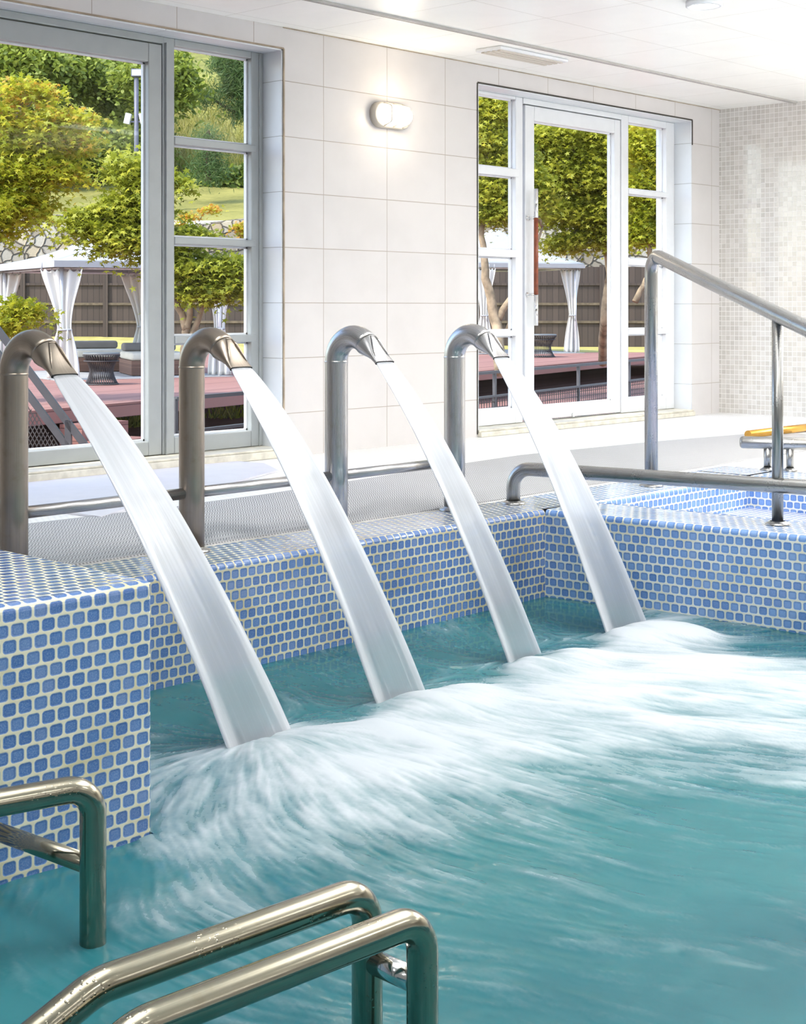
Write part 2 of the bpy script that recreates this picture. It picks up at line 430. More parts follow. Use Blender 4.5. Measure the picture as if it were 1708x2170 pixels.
# ------------------------------------------------------------------ room shell
ZC = 2.575                       # ceiling
YW = 6.46                        # window wall
XR = 10.87                       # mosaic wall
W1X0, W1X1, W2X0, W2X1 = 2.9, 5.872, 7.682, 10.437
HEAD = 2.445
WT = .16                         # wall face to window plane
m = MB()
for x0, x1, z0, z1 in ((-6, W1X0, 0, ZC), (W1X0, W1X1, HEAD, ZC), (W1X1, W2X0, 0, ZC), (W2X0, W2X1, HEAD, ZC), (W2X1, XR, 0, ZC)):
    m.box(x0, x1, YW, YW+.34, z0, z1)
struct(m.build('wall_back', 'wall_tile'), 'white large-tile wall with two tall glazed openings', 'wall')
m = MB().box(XR, XR+.2, -7, YW+.34, -.0, ZC)
struct(m.build('wall_right', 'wall_mosaic'), 'glossy pale grey small-mosaic wall beyond the far window', 'wall')
struct(MB().box(-6.2, -6, -7, YW+.34, -1.3, ZC).build('wall_left', 'grey_wall'), 'plain white wall at the pool end', 'wall')
struct(MB().box(-6.2, XR+.2, -7.2, -7, -1.3, ZC).build('wall_front', 'grey_wall'), 'plain white wall opposite the windows', 'wall')
struct(MB().box(-6.2, XR+.2, -7.2, YW+.34, ZC, ZC+.25).build('ceiling', 'ceiling_panel'), 'white panelled ceiling with thin joints', 'ceiling')
m = MB().box(-6.2, XR+.2, YW-.02, YW+.42, ZC+.25, ZC+.4)
struct(m.build('trim_5', 'grey_wall'), 'roof edge above the window wall', 'trim')
m = MB()
m.box(-6, XR, 5.735, 5.752, ZC-.014, ZC-.001).box(-6, XR, 5.775, 5.785, ZC-.010, ZC-.001)
struct(m.build('trim_1', 'channel'), 'thin grey metal channel running along the white ceiling', 'trim')
m = MB()
m.box(W1X1, XR, YW-.006, YW-.001, ZC-.006, ZC-.001)
struct(m.build('trim_2', 'brown_seal'), 'thin brownish sealant line between tiled wall and ceiling', 'trim')
m = MB()
m.box(W2X0, W2X1+.004, YW-.005, YW+.002, HEAD-.004, HEAD+.007).box(W2X1-.002, W2X1+.008, YW-.005, YW+.002, 2.24, HEAD).box(W2X0-.008, W2X0, YW-.005, YW+.002, .02, HEAD)
struct(m.build('trim_3', 'sealant'), 'dark sealant line around the far window opening', 'trim')
m = MB()
m.box(W1X0, W1X1+.006, YW-.006, YW+.002, HEAD-.004, HEAD+.006).box(W1X1, W1X1+.010, YW-.008, YW+.002, .02, HEAD)
struct(m.build('trim_4', 'brown_seal'), 'thin metal edge strip around the near window opening', 'trim')
# deck floor (holes for the pools are left out)
BX0, BX1, BY0, BY1 = 5.49, 6.92, 2.3, 3.93      # shallow basin beside the main pool
PW = [(5.145, 3.935), (5.252, 2.79), (5.40, 1.20)]   # main pool's right wall line
m = MB()
for x0, x1, y0, y1 in ((-6, XR, 4.26, YW+.3), (7.24, XR, -7, 4.26)):
    m.box(x0, x1, y0, y1, -.2, 0.0)
struct(m.build('floor', 'floor_tile'), 'white small-tile pool deck under the windows', 'floor')
m = MB().box(-6, 7.24, -7, .2, -.5, -.12)
struct(m.build('floor_near', 'floor_tile'), 'white tiled deck on the near side of the pool', 'floor')
m = MB()
m.box(W1X0, W1X1, YW-.035, YW+.20, .001, .045).box(W1X0, W1X1, YW-.02, YW+.24, .045, .058)
m.box(W2X0, W2X1, YW-.035, YW+.20, .001, .035).box(W2X0, W2X1, YW-.02, YW+.24, .035, .05)
struct(m.build('trim_6', 'sill', bevel=.004), 'low cream door sills along the window wall', 'trim')
# reveals
m = MB()
m.box(W1X1-.012, W1X1, YW+.001, YW+.34, .05, HEAD).box(W1X0, W1X1, YW+.001, YW+.34, HEAD-.012, HEAD)
m.box(W2X1-.012, W2X1, YW+.001, YW+.34, .05, HEAD).box(W2X0, W2X1, YW+.001, YW+.34, HEAD-.012, HEAD).box(W2X0, W2X0+.012, YW+.001, YW+.34, .05, HEAD)
struct(m.build('trim_7', 'reveal_tile'), 'white tiled reveals inside both window openings', 'trim')

# ------------------------------------------------------------------ windows and doors
F0, F1 = YW+WT, YW+WT+.075
def sash(name, mat, x0, x1, z0, z1, gx0, gx1, gz0, gz1, parent, bars=(), y0=F0, y1=F1):
    """a frame with one glazed opening cut by horizontal bars"""
    m = MB()
    m.box(x0, gx0, y0, y1, z0, z1).box(gx1, x1, y0, y1, z0, z1)
    m.box(gx0, gx1, y0, y1, gz1, z1).box(gx0, gx1, y0, y1, z0, gz0)
    fr = m.build(name, mat, parent, bevel=.006)
    for a, b in bars:
        MB().box(gx0-.001, gx1+.035, y0-.004, y1-.02, a, b).build('glazing_bar', mat, parent, bevel=.006)
    zs = [gz0]+[z for a, b in sorted(bars) for z in (a, b)]+[gz1]
    for a, b in zip(zs[::2], zs[1::2]):
        MB().box(gx0-.003, gx1+.003, y1-.03, y1-.024, a-.003, b+.003).build('pane', 'glass', parent)
        s = MB(); t_ = .010
        s.box(gx0, gx1, y1-.036, y1-.018, a, a+t_).box(gx0, gx1, y1-.036, y1-.018, b-t_, b).box(gx0, gx0+t_, y1-.036, y1-.018, a, b).box(gx1-t_, gx1, y1-.036, y1-.018, a, b)
        s.build('glazing_bead', 'white_frame', parent)
    return fr
xw = lambda px: Yp(px, 650, F0).x
zw = lambda px, py: Yp(px, py, F0).z
d1 = thing('door_1', (4.3, F0, .06), 'big white glazed door leaf in the near window, its shade painted in as grey', 'door', kind='structure')
sash('door_frame', 'shaded_frame', 3.2, xw(343), .062, zw(343, 95), 3.37, xw(315), zw(308, 936), zw(315, 131), d1)
w1 = thing('window_1', (5.5, F0, .06), 'white framed side window with three bars beside the near door, its shade painted in as grey', 'window', kind='structure')
sash('window_frame', 'shaded_frame', xw(343)+.006, W1X1-.013, .06, 2.433, xw(370), xw(533), zw(472, 917), zw(533, 124), w1,
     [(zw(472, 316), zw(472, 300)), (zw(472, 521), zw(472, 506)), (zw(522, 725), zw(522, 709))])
MB().box(W1X0, xw(343)+.005, F0-.005, F1, zw(343, 95)+.006, 2.433).build('head_frame', 'shaded_frame', w1, bevel=.006)
MB().box(xw(349), xw(353), F0-.016, F0+.002, .06, 2.40).build('mullion_ridge', 'shaded_frame', w1, bevel=.004)
MB().box(xw(548), xw(549)+.004, F0-.010, F0+.002, .06, 2.425).build('jamb_ridge', 'shaded_frame', w1, bevel=.003)
w2 = thing('window_2', (8.1, F0, .05), 'white framed side window with three bars, left of the far door', 'window', kind='structure')
sash('window_frame', 'white_frame', W2X0+.013, xw(1108), .052, 2.433, 7.78, xw(1093), .162, zw(1014, 197.5), w2,
     [(zw(1095, 375.5), zw(1095, 358)), (zw(1100, 546), zw(1100, 530)), (zw(1095, 712), zw(1095, 700))])
w3 = thing('window_3', (10.1, F0, .05), 'narrow white framed side window right of the far door', 'window', kind='structure')
sash('window_frame', 'white_frame', xw(1317), W2X1-.013, .052, 2.433, xw(1332), xw(1412), zw(1406, 839), zw(1406, 271), w3,
     [(zw(1376, 415), zw(1376, 404)), (zw(1346, 562), zw(1346, 548)), (zw(1406, 707.6), zw(1406, 696))])
MB().box(xw(1108)+.002, xw(1317)-.002, F0-.004, F1, zw(1114, 222)+.007, 2.433).build('head_frame', 'white_frame', w3, bevel=.005)
d2 = thing('door_2', (9.1, F0, .06), 'white glazed door with a long bar handle in the far window', 'door', kind='structure')
sash('door_frame', 'white_frame', xw(1113), xw(1315), .062, zw(1114, 222), xw(1132.5), xw(1302.5), zw(1295, 849.5), zw(1132.6, 256), d2)
hy = F0-.06; hx = Yp(1136, 650, hy).x
hz = [Yp(1136, y, hy).z for y in (690, 624, 462, 400)]
MB().tube([(hx, hy, hz[0]), (hx, hy, hz[1])], .016).tube([(hx, hy, hz[2]), (hx, hy, hz[3])], .016).build('door_handle', 'chrome', d2)
MB().tube([(hx, hy, hz[1]), (hx, hy, hz[2])], .0165).build('handle_grip', 'red_wood', d2)
for z in (hz[1]+.0, hz[2]+.0):
    MB().tube([(hx, hy, z), (hx-.03, F0+.002, z)], .009, 12).tube([(hx-.03, F0-.01, z), (hx-.03, F0+.001, z)], .018, 16).build('handle_mount', 'chrome', d2)
MB().tube([(9.0, F0-.012, .075), (9.0, F0-.001, .075)], .016, 14).build('door_stop', 'white_frame', d2)

# ------------------------------------------------------------------ wall lamp, ceiling fittings
c = Yp(823, 246, YW-.0)
lamp = thing('wall_lamp', (c.x, YW, c.z), 'oval bulkhead lamp glowing on the white tiled wall', 'lamp')
def stad(cx, cz, hw, hh, y, n=12):
    r = hh; pts = []
    for k in range(n+1):
        a = -PI/2+PI*k/n; pts.append((cx+hw-r+r*math.cos(a), y, cz+r*math.sin(a)))
    for k in range(n+1):
        a = PI/2+PI*k/n; pts.append((cx-hw+r+r*math.cos(a), y, cz+r*math.sin(a)))
    return pts
m = MB(); m.loft([stad(c.x, c.z, .175, .083, YW-.001), stad(c.x, c.z, .175, .083, YW-.035), stad(c.x, c.z, .168, .076, YW-.045), stad(c.x, c.z, .15, .060, YW-.046)])
m.build('housing', 'lamp_body', lamp)
m = MB(); m.loft([stad(c.x, c.z, .148, .058, YW-.046), stad(c.x, c.z, .142, .054, YW-.075), stad(c.x, c.z, .125, .04, YW-.098), stad(c.x, c.z, .09, .016, YW-.105)])
m.build('diffuser', 'lamp_glow', lamp)
m = MB()
for dx in (-.085, 0, .085):
    m.tube(bend([(c.x+dx, YW-.044, c.z-.072), (c.x+dx, YW-.112, c.z-.05), (c.x+dx, YW-.112, c.z+.05), (c.x+dx, YW-.044, c.z+.072)], .02, 5), .005, 8)
m.build('guard_bars', 'lamp_body', lamp)
c = Zp(1492, 2, ZC)
dl = thing('ceiling_light', (c.x, c.y, ZC), 'round white downlight glowing on the ceiling', 'ceiling light')
def lathe(m, cx, cy, prof, seg=32, caps=True):
    m.loft([[(cx+r*math.cos(2*PI*k/seg), cy+r*math.sin(2*PI*k/seg), z) for k in range(seg)] for r, z in prof], True, caps); return m
lathe(MB(), c.x, c.y, [(.10, ZC-.001), (.10, ZC-.03), (.085, ZC-.034), (.082, ZC-.02)]).build('trim_ring', 'white_frame', dl)
lathe(MB(), c.x, c.y, [(.08, ZC-.024), (.07, ZC-.032), (.03, ZC-.036)]).build('diffuser', 'downlight_glow', dl)
a = Zp(995, 106, ZC); b = Zp(1132, 136, ZC)
v = thing('ceiling_vent', ((a.x+b.x)/2, 5.98, ZC), 'white slotted air vent on the ceiling above the far window', 'vent')
MB().box(a.x, b.x, 5.89, 6.10, ZC-.02, ZC-.001).build('frame', 'white_frame', v, bevel=.004)
for k in range(4):
    MB().box(a.x+.03, b.x-.03, 5.915+k*.045, 5.94+k*.045, ZC-.028, ZC-.0195).build('slat', 'lamp_body', v)

# ------------------------------------------------------------------ pool shell (profile swept with arc-length texture)
WL = -.386
def swept(prof, path, m=None):
    """prof: (inward offset, z) from the bottom of the face up over the rounded edge; path: points with outward normals"""
    m = m or MB()
    acc = [0]
    for (a, b), (c_, d_) in zip(prof, prof[1:]): acc.append(acc[-1]+math.hypot(c_-a, d_-b))
    la = 0
    for (p, n1), (q, n2) in zip(path, path[1:]):
        L = (Vector(q)-Vector(p)).length
        for i in range(len(prof)-1):
            (o0, z0), (o1, z1) = prof[i], prof[i+1]
            P = [Vector((p[0]+n1[0]*o0, p[1]+n1[1]*o0, z0)), Vector((q[0]+n2[0]*o0, q[1]+n2[1]*o0, z0)),
                 Vector((q[0]+n2[0]*o1, q[1]+n2[1]*o1, z1)), Vector((p[0]+n1[0]*o1, p[1]+n1[1]*o1, z1))]
            m.face(P, [(la, acc[i]), (la+L, acc[i]), (la+L, acc[i+1]), (la, acc[i+1])], True)
        la += L
    return m
def round_prof(zb, zt, r, top, n=5):
    pr = [(0, zb), (0, zt-r)]
    for k in range(1, n+1):
        a = PI/2*k/n; pr.append((r-r*math.cos(a), zt-r+r*math.sin(a)))
    pr.append((top, zt)); return pr
RB = .022
m = swept(round_prof(-1.3+.0062, 0, RB, .33), [((5.145, 3.935), (0, 1)), ((-6, 3.935), (0, 1))])
m.face([(-6, 4.265, 0), (5.6, 4.265, 0), (5.6, 4.265, -.3), (-6, 4.265, -.3)])
m.face([(5.145, 3.957, -.0002), (5.145, 4.265, -.0002), (5.6, 4.265, -.0002), (5.6, 3.957, -.0002)])
struct(m.build('pool_wall_back', 'pool_tile'), 'blue mosaic pool wall and coping below the water spouts', 'pool wall')
# right wall of main pool, its coping runs to the shallow basin
nx, ny = 1, .093
m = swept(round_prof(-1.3, 0, RB, .33), [((5.40, 1.2), (nx, ny)), ((5.145, 3.935), (nx, ny))])
struct(m.build('pool_wall_right', 'pool_tile_light'), 'blue mosaic pool wall with rounded coping on the far side', 'pool wall')
# shallow basin: four inner faces, floor and a step down
m = swept(round_prof(-.5, 0, RB, .335), [((BX1, BY1), (0, 1)), ((5.45, BY1), (0, 1))])
swept(round_prof(-.5, 0, RB, .33), [((BX1, BY0), (1, 0)), ((BX1, BY1), (1, 0))], m)
swept([(0, -.5), (0, -.02), (-.02, 0)], [((BX0-.005, BY1), (-1, 0)), ((BX0+.13, BY0), (-1, 0))], m)
m.face([(BX1+.022, BY1+.022, 0), (BX1+.33, BY1+.022, 0), (BX1+.33, BY1+.335, 0), (BX1+.022, BY1+.335, 0)])
struct(m.build('pool_wall_basin', 'pool_tile_light'), 'blue mosaic inner walls of the small shallow basin', 'pool wall')
m = MB(); m.face([(BX0-.1, 3.16, -.17), (BX1, 3.16, -.17), (BX1, BY1, -.17), (BX0-.1, BY1, -.17)])
struct(m.build('basin_floor', 'basin_tile'), 'lilac tiled ledge inside the small shallow basin', 'floor')
m = swept(round_prof(-.5, -.165, .02, .06), [((BX1, 3.12), (0, 1)), ((BX0-.1, 3.12), (0, 1))])
m.face([(BX0-.1, BY0, -.42), (BX1, BY0, -.42), (BX1, 3.13, -.42), (BX0-.1, 3.13, -.42)])
struct(m.build('pool_step', 'pool_tile_light'), 'blue mosaic step down inside the small basin', 'step')
m = MB(); m.face([(-6, .2, -1.3), (5.6, .2, -1.3), (5.6, 4.0, -1.3), (-6, 4.0, -1.3)]); m.face([(-6, .2, -1.3), (5.6, .2, -1.3), (5.6, .2, -.12), (-6, .2, -.12)])
struct(m.build('pool_floor', 'pool_floor'), 'turquoise floor of the main pool', 'floor')
# raised tiled block
QX, QY, QZ = 2.172, 2.856, .234
m = swept(round_prof(-1.29, QZ, .02, 1.36), [((QX-.012, QY), (0, 1)), ((-6, QY), (0, 1))])
prof = round_prof(-1.29, QZ, .02, 1.36); acc = 0
m.face([(QX, QY+.012, -1.29), (QX, QY+1.36, -1.29), (QX, QY+1.36, QZ-.006), (QX, QY+.03, QZ-.006), (QX, QY+.012, QZ-.022)],
       [(p[0], p[1]) for p in ((0, 0), (1.35, 0), (1.35, 1.52), (.02, 1.52), (0, 1.5))])
pa = [(o, z) for o, z in prof]
ac = [0]
for (a_, b_), (c_, d_) in zip(prof, prof[1:]): ac.append(ac[-1]+math.hypot(c_-a_, d_-b_))
for i in range(len(prof)-1):
    (o0, z0), (o1, z1) = prof[i], prof[i+1]
    sh = lambda o, z: (min(max(o, .012), 1.36), min(z, QZ-.006) if z > QZ-.02 else z)
    a0, a1 = sh(o0, z0), sh(o1, z1)
    m.face([(QX, QY+a0[0], a0[1]), (QX-.012, QY+o0, z0), (QX-.012, QY+o1, z1), (QX, QY+a1[0], a1[1])],
           [(-.017, ac[i]), (0, ac[i]), (0, ac[i+1]), (-.017, ac[i+1])], True)
m.face([(QX, QY+1.36, QZ-.01), (QX, QY+1.36, -1.2), (-6, QY+1.36, -1.2), (-6, QY+1.36, QZ)])
struct(m.build('pool_wall_block', 'block_tile'), 'raised blue mosaic block standing in the pool corner', 'pool wall')

# ------------------------------------------------------------------ mats on the deck
def flat_mat(name, pts, t, mat, label):
    m = MB(); n = len(pts); top = [(x, y, t) for x, y in pts]
    m.face(top, [(x, y) for x, y in pts])
    for i in range(n):
        (x0, y0), (x1, y1) = pts[i], pts[(i+1) % n]
        m.face([(x0, y0, .001), (x1, y1, .001), (x1, y1, t), (x0, y0, t)])
    o = m.build(name, mat); return tag(o, label, 'mat')
pts = [(1.0, 4.27), (5.2, 4.285), (9.4, 4.36), (9.4, 5.16), (8.2, 5.36), (6.9, 5.46), (6.1, 5.39), (5.3, 5.29), (4.6, 5.21), (4.2, 5.20), (4.0, 5.17), (3.85, 5.20), (3.35, 5.22), (1.0, 5.2)]
flat_mat('rubber_mat', pts, .006, 'rubber_mat', 'long grey ribbed rubber mat laid along the pool edge')
pts = [Zp(x, y, .0)[:2] for x, y in ((-60, 1082), (60, 1078), (213, 1099), (330, 1062), (440, 1040), (590, 1000), (560, 985), (470, 978), (330, 990), (60, 1024), (-60, 1040))]
flat_mat('lilac_mat', pts, .010, 'lilac_board', 'smooth pale lilac mat in front of the near glass door')

# ------------------------------------------------------------------ water spouts and jets
PY_ = 4.219
PXS = [2.637, 3.384, 4.128, 4.859]
LAND = [(2.827, 3.18), (3.455, 3.209), (4.146, 3.246), (4.81, 3.259)]
which = ['bent steel spout, first from the left, browned, standing behind the raised block',
         'bent browned steel spout, second from the left, in front of the near side window',
         'bent silvery steel spout, third from the left, standing before the plain white tiled wall',
         'bent silvery steel spout, fourth from the left, next to the low bent handrail']
whichw = ['wide water jet falling from the browned spout past the raised block',
          'water jet from the second spout, falling before the mosaic back wall',
          'narrowest water jet, falling from the spout before the white tiled wall',
          'farthest water jet, falling beside the low bent handrail into the corner']
def superring(c, ux, uy, a, b, e, n=40):
    out = []
    for k in range(n):
        t = 2*PI*k/n; ct, st = math.cos(t), math.sin(t)
        x = a*math.copysign(abs(ct)**e, ct); y = b*math.copysign(abs(st)**e, st)
        out.append(c+ux*x+uy*y)
    return out
for i, px in enumerate(PXS):
    SM = 'brown_steel' if i < 2 else 'spout_steel'
    r = .047; R = .102; zb = .677
    dr = Vector((LAND[i][0]-px, LAND[i][1]-PY_, 0)).normalized()
    dr = (dr*.35+Vector((0, -1, 0))*.65).normalized()
    sd = Vector((-dr.y, dr.x, 0))
    base = Vector((px, PY_, 0))
    t = thing('water_spout', base, which[i], 'water spout', 'row of bent steel water spouts')
    pts = [base+Vector((0, 0, .002)), base+Vector((0, 0, .3)), base+Vector((0, 0, zb))]
    TH = math.radians(131)
    for k in range(1, 17):
        a = TH*k/16*1.0
        pts.append(base+dr*(R-R*math.cos(a))+Vector((0, 0, zb+R*math.sin(a))))
    pipe = MB().tube(pts, r, 40)
    pipe.build('pipe', SM, t)
    e = pts[-1]; ax = dr*math.sin(TH)+Vector((0, 0, math.cos(TH)))
    up = sd.cross(ax) if sd.cross(ax).z > 0 else ax.cross(sd)
    rings = []
    for s_, A, B, ex, lift in ((0, .0472, .0472, 1, 0), (.01, .0482, .0472, 1, 0), (.03, .048, .041, .92, .002), (.06, .0485, .027, .8, .006), (.09, .0495, .0145, .65, .009), (.112, .0505, .0095, .5, .010), (.124, .0510, .0085, .45, .010)):
        rings.append(superring(e+ax*s_+up*lift, sd, up, A, B, ex))
    nz = MB().loft(rings, True, False).build('nozzle', SM, t)
    MB().loft([superring(e+ax*.126+up*.010, sd, up, .0515, .009, .45), superring(e+ax*.112+up*.010, sd, up, .047, .0065, .5)], True, True).build('nozzle_slot', 'slot_dark', nz)
    # pressed creases on the top of the nozzle
    cr = MB()
    for sg in (-1, 1):
        cr.tube([e+ax*.008+up*.046+sd*(sg*.013), e+ax*.035+up*.043+sd*(sg*.022), e+ax*.07+up*.030+sd*(sg*.032), e+ax*.10+up*.0185+sd*(sg*.040)], [.002, .004, .003, .0012], 8)
    cr.tube([e+ax*.008+up*.0465-sd*.014, e+ax*.006+up*.048, e+ax*.008+up*.0465+sd*.014], [.0025, .0032, .0025], 8)
    cr.build('crease', SM, nz)
    lathe(MB(), px, PY_, [(.068, .001), (.068, .006), (.052, .012), (.047, .018)], 32, False).build('base_flange', 'rail_steel', t)
    lathe(MB(), px, PY_, [(.0474, zb-.004), (.0486, zb-.001), (.0486, zb+.001), (.0474, zb+.004)], 40, False).build('weld_seam', SM, t)
    # the jet
    mouth = e+ax*.122+up*.010
    land = Vector((LAND[i][0], LAND[i][1], WL-.02)); dv = land-mouth
    wl = (.128, .118, .096, .140)[i]
    NS, NP = 48, 40; rings = []
    lat = Vector((1, 0, 0))
    for k in range(NS+1):
        s_ = k/NS; y = .66*s_+.34*s_*s_
        pc = mouth+Vector((dv.x*s_, dv.y*s_, dv.z*y))
        tn = Vector((dv.x, dv.y, dv.z*(.66+.68*s_))).normalized()
        sdir = (sd*(1-s_)+(sd*.6+lat*.4 if sd.x > 0 else sd*.6-lat*.4)*s_); sdir = (sdir-tn*sdir.dot(tn)).normalized()
        nn = tn.cross(sdir)
        w = .046+(wl-.046)*(s_**.62); tc_, te = .006+.012*s_, .007+.015*s_
        ring = []
        for q in range(NP):
            a = 2*PI*q/NP; cu, su = math.cos(a), math.sin(a)
            th = tc_+(te-tc_)*abs(cu)**3
            wob = 1+.012*math.sin(9*s_*PI+q*.9+i)*s_
            ring.append(pc+sdir*(w*cu*wob)+nn*(th*su))
        rings.append(ring)
    def uvf(a, b): return (.5+.5*math.cos(2*PI*b/NP)+.37*i, a/NS)
    m = MB().loft(rings, True, True, lambda a, b: (.5+.5*math.cos(2*PI*b/NP), a/NS))
    o = m.build('water_jet', 'stream', origin=mouth)
    tag(o, whichw[i], 'water jet', 'water jets from the steel spouts', 'thing')
for i, lab in enumerate(['low steel bar joining the browned spout to the second spout', 'low steel bar joining the second and third spouts', 'low steel bar joining the third and fourth spouts']):
    x0, x1 = PXS[i]+.047, PXS[i+1]-.047
    o = MB().tube([(x0-.004, PY_, .215), (x1+.004, PY_, .215)], .021, 20).build('connecting_bar', 'spout_steel', origin=((x0+x1)/2, PY_, .215))
    tag(o, lab, 'rail', 'bars between the water spouts')

# ------------------------------------------------------------------ handrails
def flange(parent, x, y, r=.055, z=0.0, mat='rail_steel'):
    lathe(MB(), x, y, [(r, z+.001), (r, z+.006), (r*.8, z+.011), (r*.62, z+.016)], 28, False).build('flange', mat, parent)
# low bent rail on the main pool's coping
t = thing('low_handrail', (5.205, 4.17, 0), 'low bent steel handrail along the far pool coping, wet with drops', 'handrail')
p0, p1, p2 = Vector((5.215, 4.18, .002)), Vector((5.175, 4.12, .163)), Vector((5.505, 2.60, .163))
p1 = Vector((5.20, 4.16, .163))
MB().tube(bend([(5.20, 4.16, .002), p1, p2, (5.56, 2.35, .163), (5.57, 2.30, .002)], [.085, .3, .08], 10), .0315, 28).build('rail', 'rail_steel', t)
flange(t, 5.20, 4.16); flange(t, 5.57, 2.30)
# tall sloping rail
t = thing('tall_handrail', (6.185, 4.064, 0), 'tall sloping steel handrail beside the shallow basin', 'handrail')
A_ = Vector((6.185, 4.064, 0)); B_ = Vector((5.443, 2.961, 0)); dv = (B_-A_)
zt0, zt1 = 1.165, .868
sl = (zt1-zt0)
top = [A_+Vector((0, 0, .002)), A_+Vector((0, 0, zt0+.005)), A_+dv*.5+Vector((0, 0, zt0+sl*.5)), A_+dv*1.55+Vector((0, 0, zt0+sl*1.55)), A_+dv*1.56+Vector((0, 0, -.2))]
MB().tube(bend(top, [.085, 2.0, .08], 10), .0335, 28).build('rail', 'rail_steel', t)
MB().tube([B_+Vector((0, 0, .002)), B_+Vector((0, 0, zt1-.02))], .0235, 24).build('post', 'rail_steel', t)
flange(t, A_.x, A_.y, .06); flange(t, B_.x, B_.y, .05)
MB().tube([A_+dv.normalized()*.088+Vector((0, 0, zt0+sl*.05-.006)), A_+dv.normalized()*.094+Vector((0, 0, zt0+sl*.053-.007))], .0348, 28).build('weld_seam', 'rail_steel', t)
# second low rail farther right
t = thing('far_handrail', (7.5, 4.2, 0), 'low straight steel rail on two short posts, beyond the shallow basin', 'handrail')
e0 = Zp(1568, 937, .15); e1 = Zp(1708, 941, .15); dd = (e1-e0)
pts = [e0+dd*x for x in (-.005, 0, .02, .05, 2.2)]
MB().tube(pts, [.012, .024, .032, .0345, .0345], 24).build('rail', 'rail_steel', t)
for x in (1627, 1677):
    f = (x-1568)/140
    p = e0+dd*(f*.95+.02)
    MB().tube([(p.x, p.y, .001), (p.x, p.y, .14)], .021, 20).build('post', 'rail_steel', t)
    flange(t, p.x, p.y, .04)
# brass bar along the far end of the mat
a = Zp(1585, 921, .03); b = Zp(1708, 906, .03)
o = MB().tube([a, a+(b-a)*1.9], .028, 20).build('brass_rail', 'brass', origin=a)
tag(o, 'brass coloured bar lying along the far end of the grey mat', 'rail')
# twin rails in front
def pair_rail(px0, py0, px1, py1, xl, yl, z, depth):
    a = Zp(px1, py1, z); b = Zp(px0, py0, z)
    h = (b-a).normalized()
    return a, b, h
t = thing('ladder_handrail', (1.74, 1.64, -.9), 'pair of wet steel pool rails joined by a short crossbar, in front of the block', 'handrail')
ra, rb = .0262, .0262
legA = D(778, 2000, 2.44); legB = D(895, 2060, 2.35)
zA, zB = -.078, -.087
Aend = Zp(205, 2090, zA); Bend_ = Zp(293, 2177, zB)
def rail_path(leg, z, end):
    h = Vector((end.x-leg.x, end.y-leg.y, 0)).normalized()
    p = [Vector((leg.x, leg.y, -.95)), Vector((leg.x, leg.y, z)), Vector((end.x, end.y, z)), Vector((end.x, end.y, z))+h*.32+Vector((0, 0, -.13)), Vector((end.x, end.y, z))+h*.40+Vector((0, 0, -.75))]
    return bend(p, [.055, .12, .1], 10)
MB().tube(rail_path(legA, zA, Aend), ra, 32).build('rear_rail', 'wet_steel', t)
MB().tube(rail_path(legB, zB, Bend_), rb, 32).build('front_rail', 'wet_steel', t)
ca = D(778, 2030, 2.44); cb = D(880, 2074, 2.35)
hh = Vector((legB.x-legA.x, legB.y-legA.y, 0)).normalized()
z_c = .9-(2055-650)*2.40/3080
MB().tube([Vector((legA.x, legA.y, z_c))+hh*.018, Vector((legB.x, legB.y, z_c))-hh*.018], .020, 24).build('crossbar', 'chrome', t)
# single rail at the left
t = thing('left_handrail', (1.72, 2.46, -.9), 'wet steel rail bending down into the water before the raised block', 'handrail')
leg = D(197, 1900, 2.94); zl = -.069
en = Zp(-80, 1715, zl)
h = Vector((en.x-leg.x, en.y-leg.y, 0)).normalized()
MB().tube(bend([(leg.x, leg.y, -1.25), (leg.x, leg.y, zl), (en.x, en.y, zl), (en.x+h.x*.2, en.y+h.y*.2, -.9)], [.055, .06], 10), .0268, 32).build('rail', 'wet_steel', t)
zq = .9-(1836-650)*2.94/3080
MB().tube([(leg.x, leg.y+.015, zq), (leg.x-.03, min(leg.y+.5, QY-.03), zq)], .0195, 20).build('brace', 'wet_steel', t)

# ------------------------------------------------------------------ pool water with foam combed along the flow
CTRL = [(360,1500,.02),(600,1430,.02),(750,1440,.04),(950,1380,.02),(1180,1300,.02),(1220,1330,.05),(1000,1430,.18),(700,1520,.12),(450,1560,.18),(860,1430,.05),(1060,1390,.06),(1200,1375,.25),(880,1470,.3),
(540,1610,.75),(650,1580,.85),(800,1560,.92),(920,1500,.9),(1000,1490,.95),(1120,1430,.9),(1250,1400,.97),(1350,1360,.97),(1450,1350,.97),(1500,1420,.95),(1300,1460,.95),(1150,1500,.92),(1000,1560,.9),(850,1620,.95),(700,1650,.92),(1600,1440,.85),(1690,1480,.8),(1690,1370,.25),(1550,1335,.3),(1640,1365,.2),(1700,1350,.05),
(1100,1600,.78),(1300,1550,.8),(1500,1520,.74),(1690,1560,.68),(1200,1640,.55),(1400,1620,.5),(1600,1620,.52),(1690,1640,.45),(800,1720,.66),(650,1720,.62),(560,1680,.72),(480,1640,.6),(950,1730,.55),(1100,1720,.36),
(700,1800,.46),(900,1820,.28),(1100,1820,.18),(1300,1740,.16),(1500,1720,.12),(1690,1740,.08),(500,1780,.5),(400,1800,.5),(380,1700,.52),(350,1640,.45),(420,1900,.4),(350,1950,.3),(550,1900,.28),(700,1860,.18),
(1000,1950,.12),(1300,1950,.13),(1600,1950,.06),(1300,2100,.05),(1650,2120,.04),(1000,2120,.14),(600,2100,.2),(400,2050,.22),(100,1950,.02),(200,2100,.03),(100,2150,.03),(240,1860,.03),(1450,1850,.05),(280,1850,.05),(-200,2000,.0),(1900,1900,.0),(1900,1500,.4),(850,2400,.05),(1400,2400,.03)]
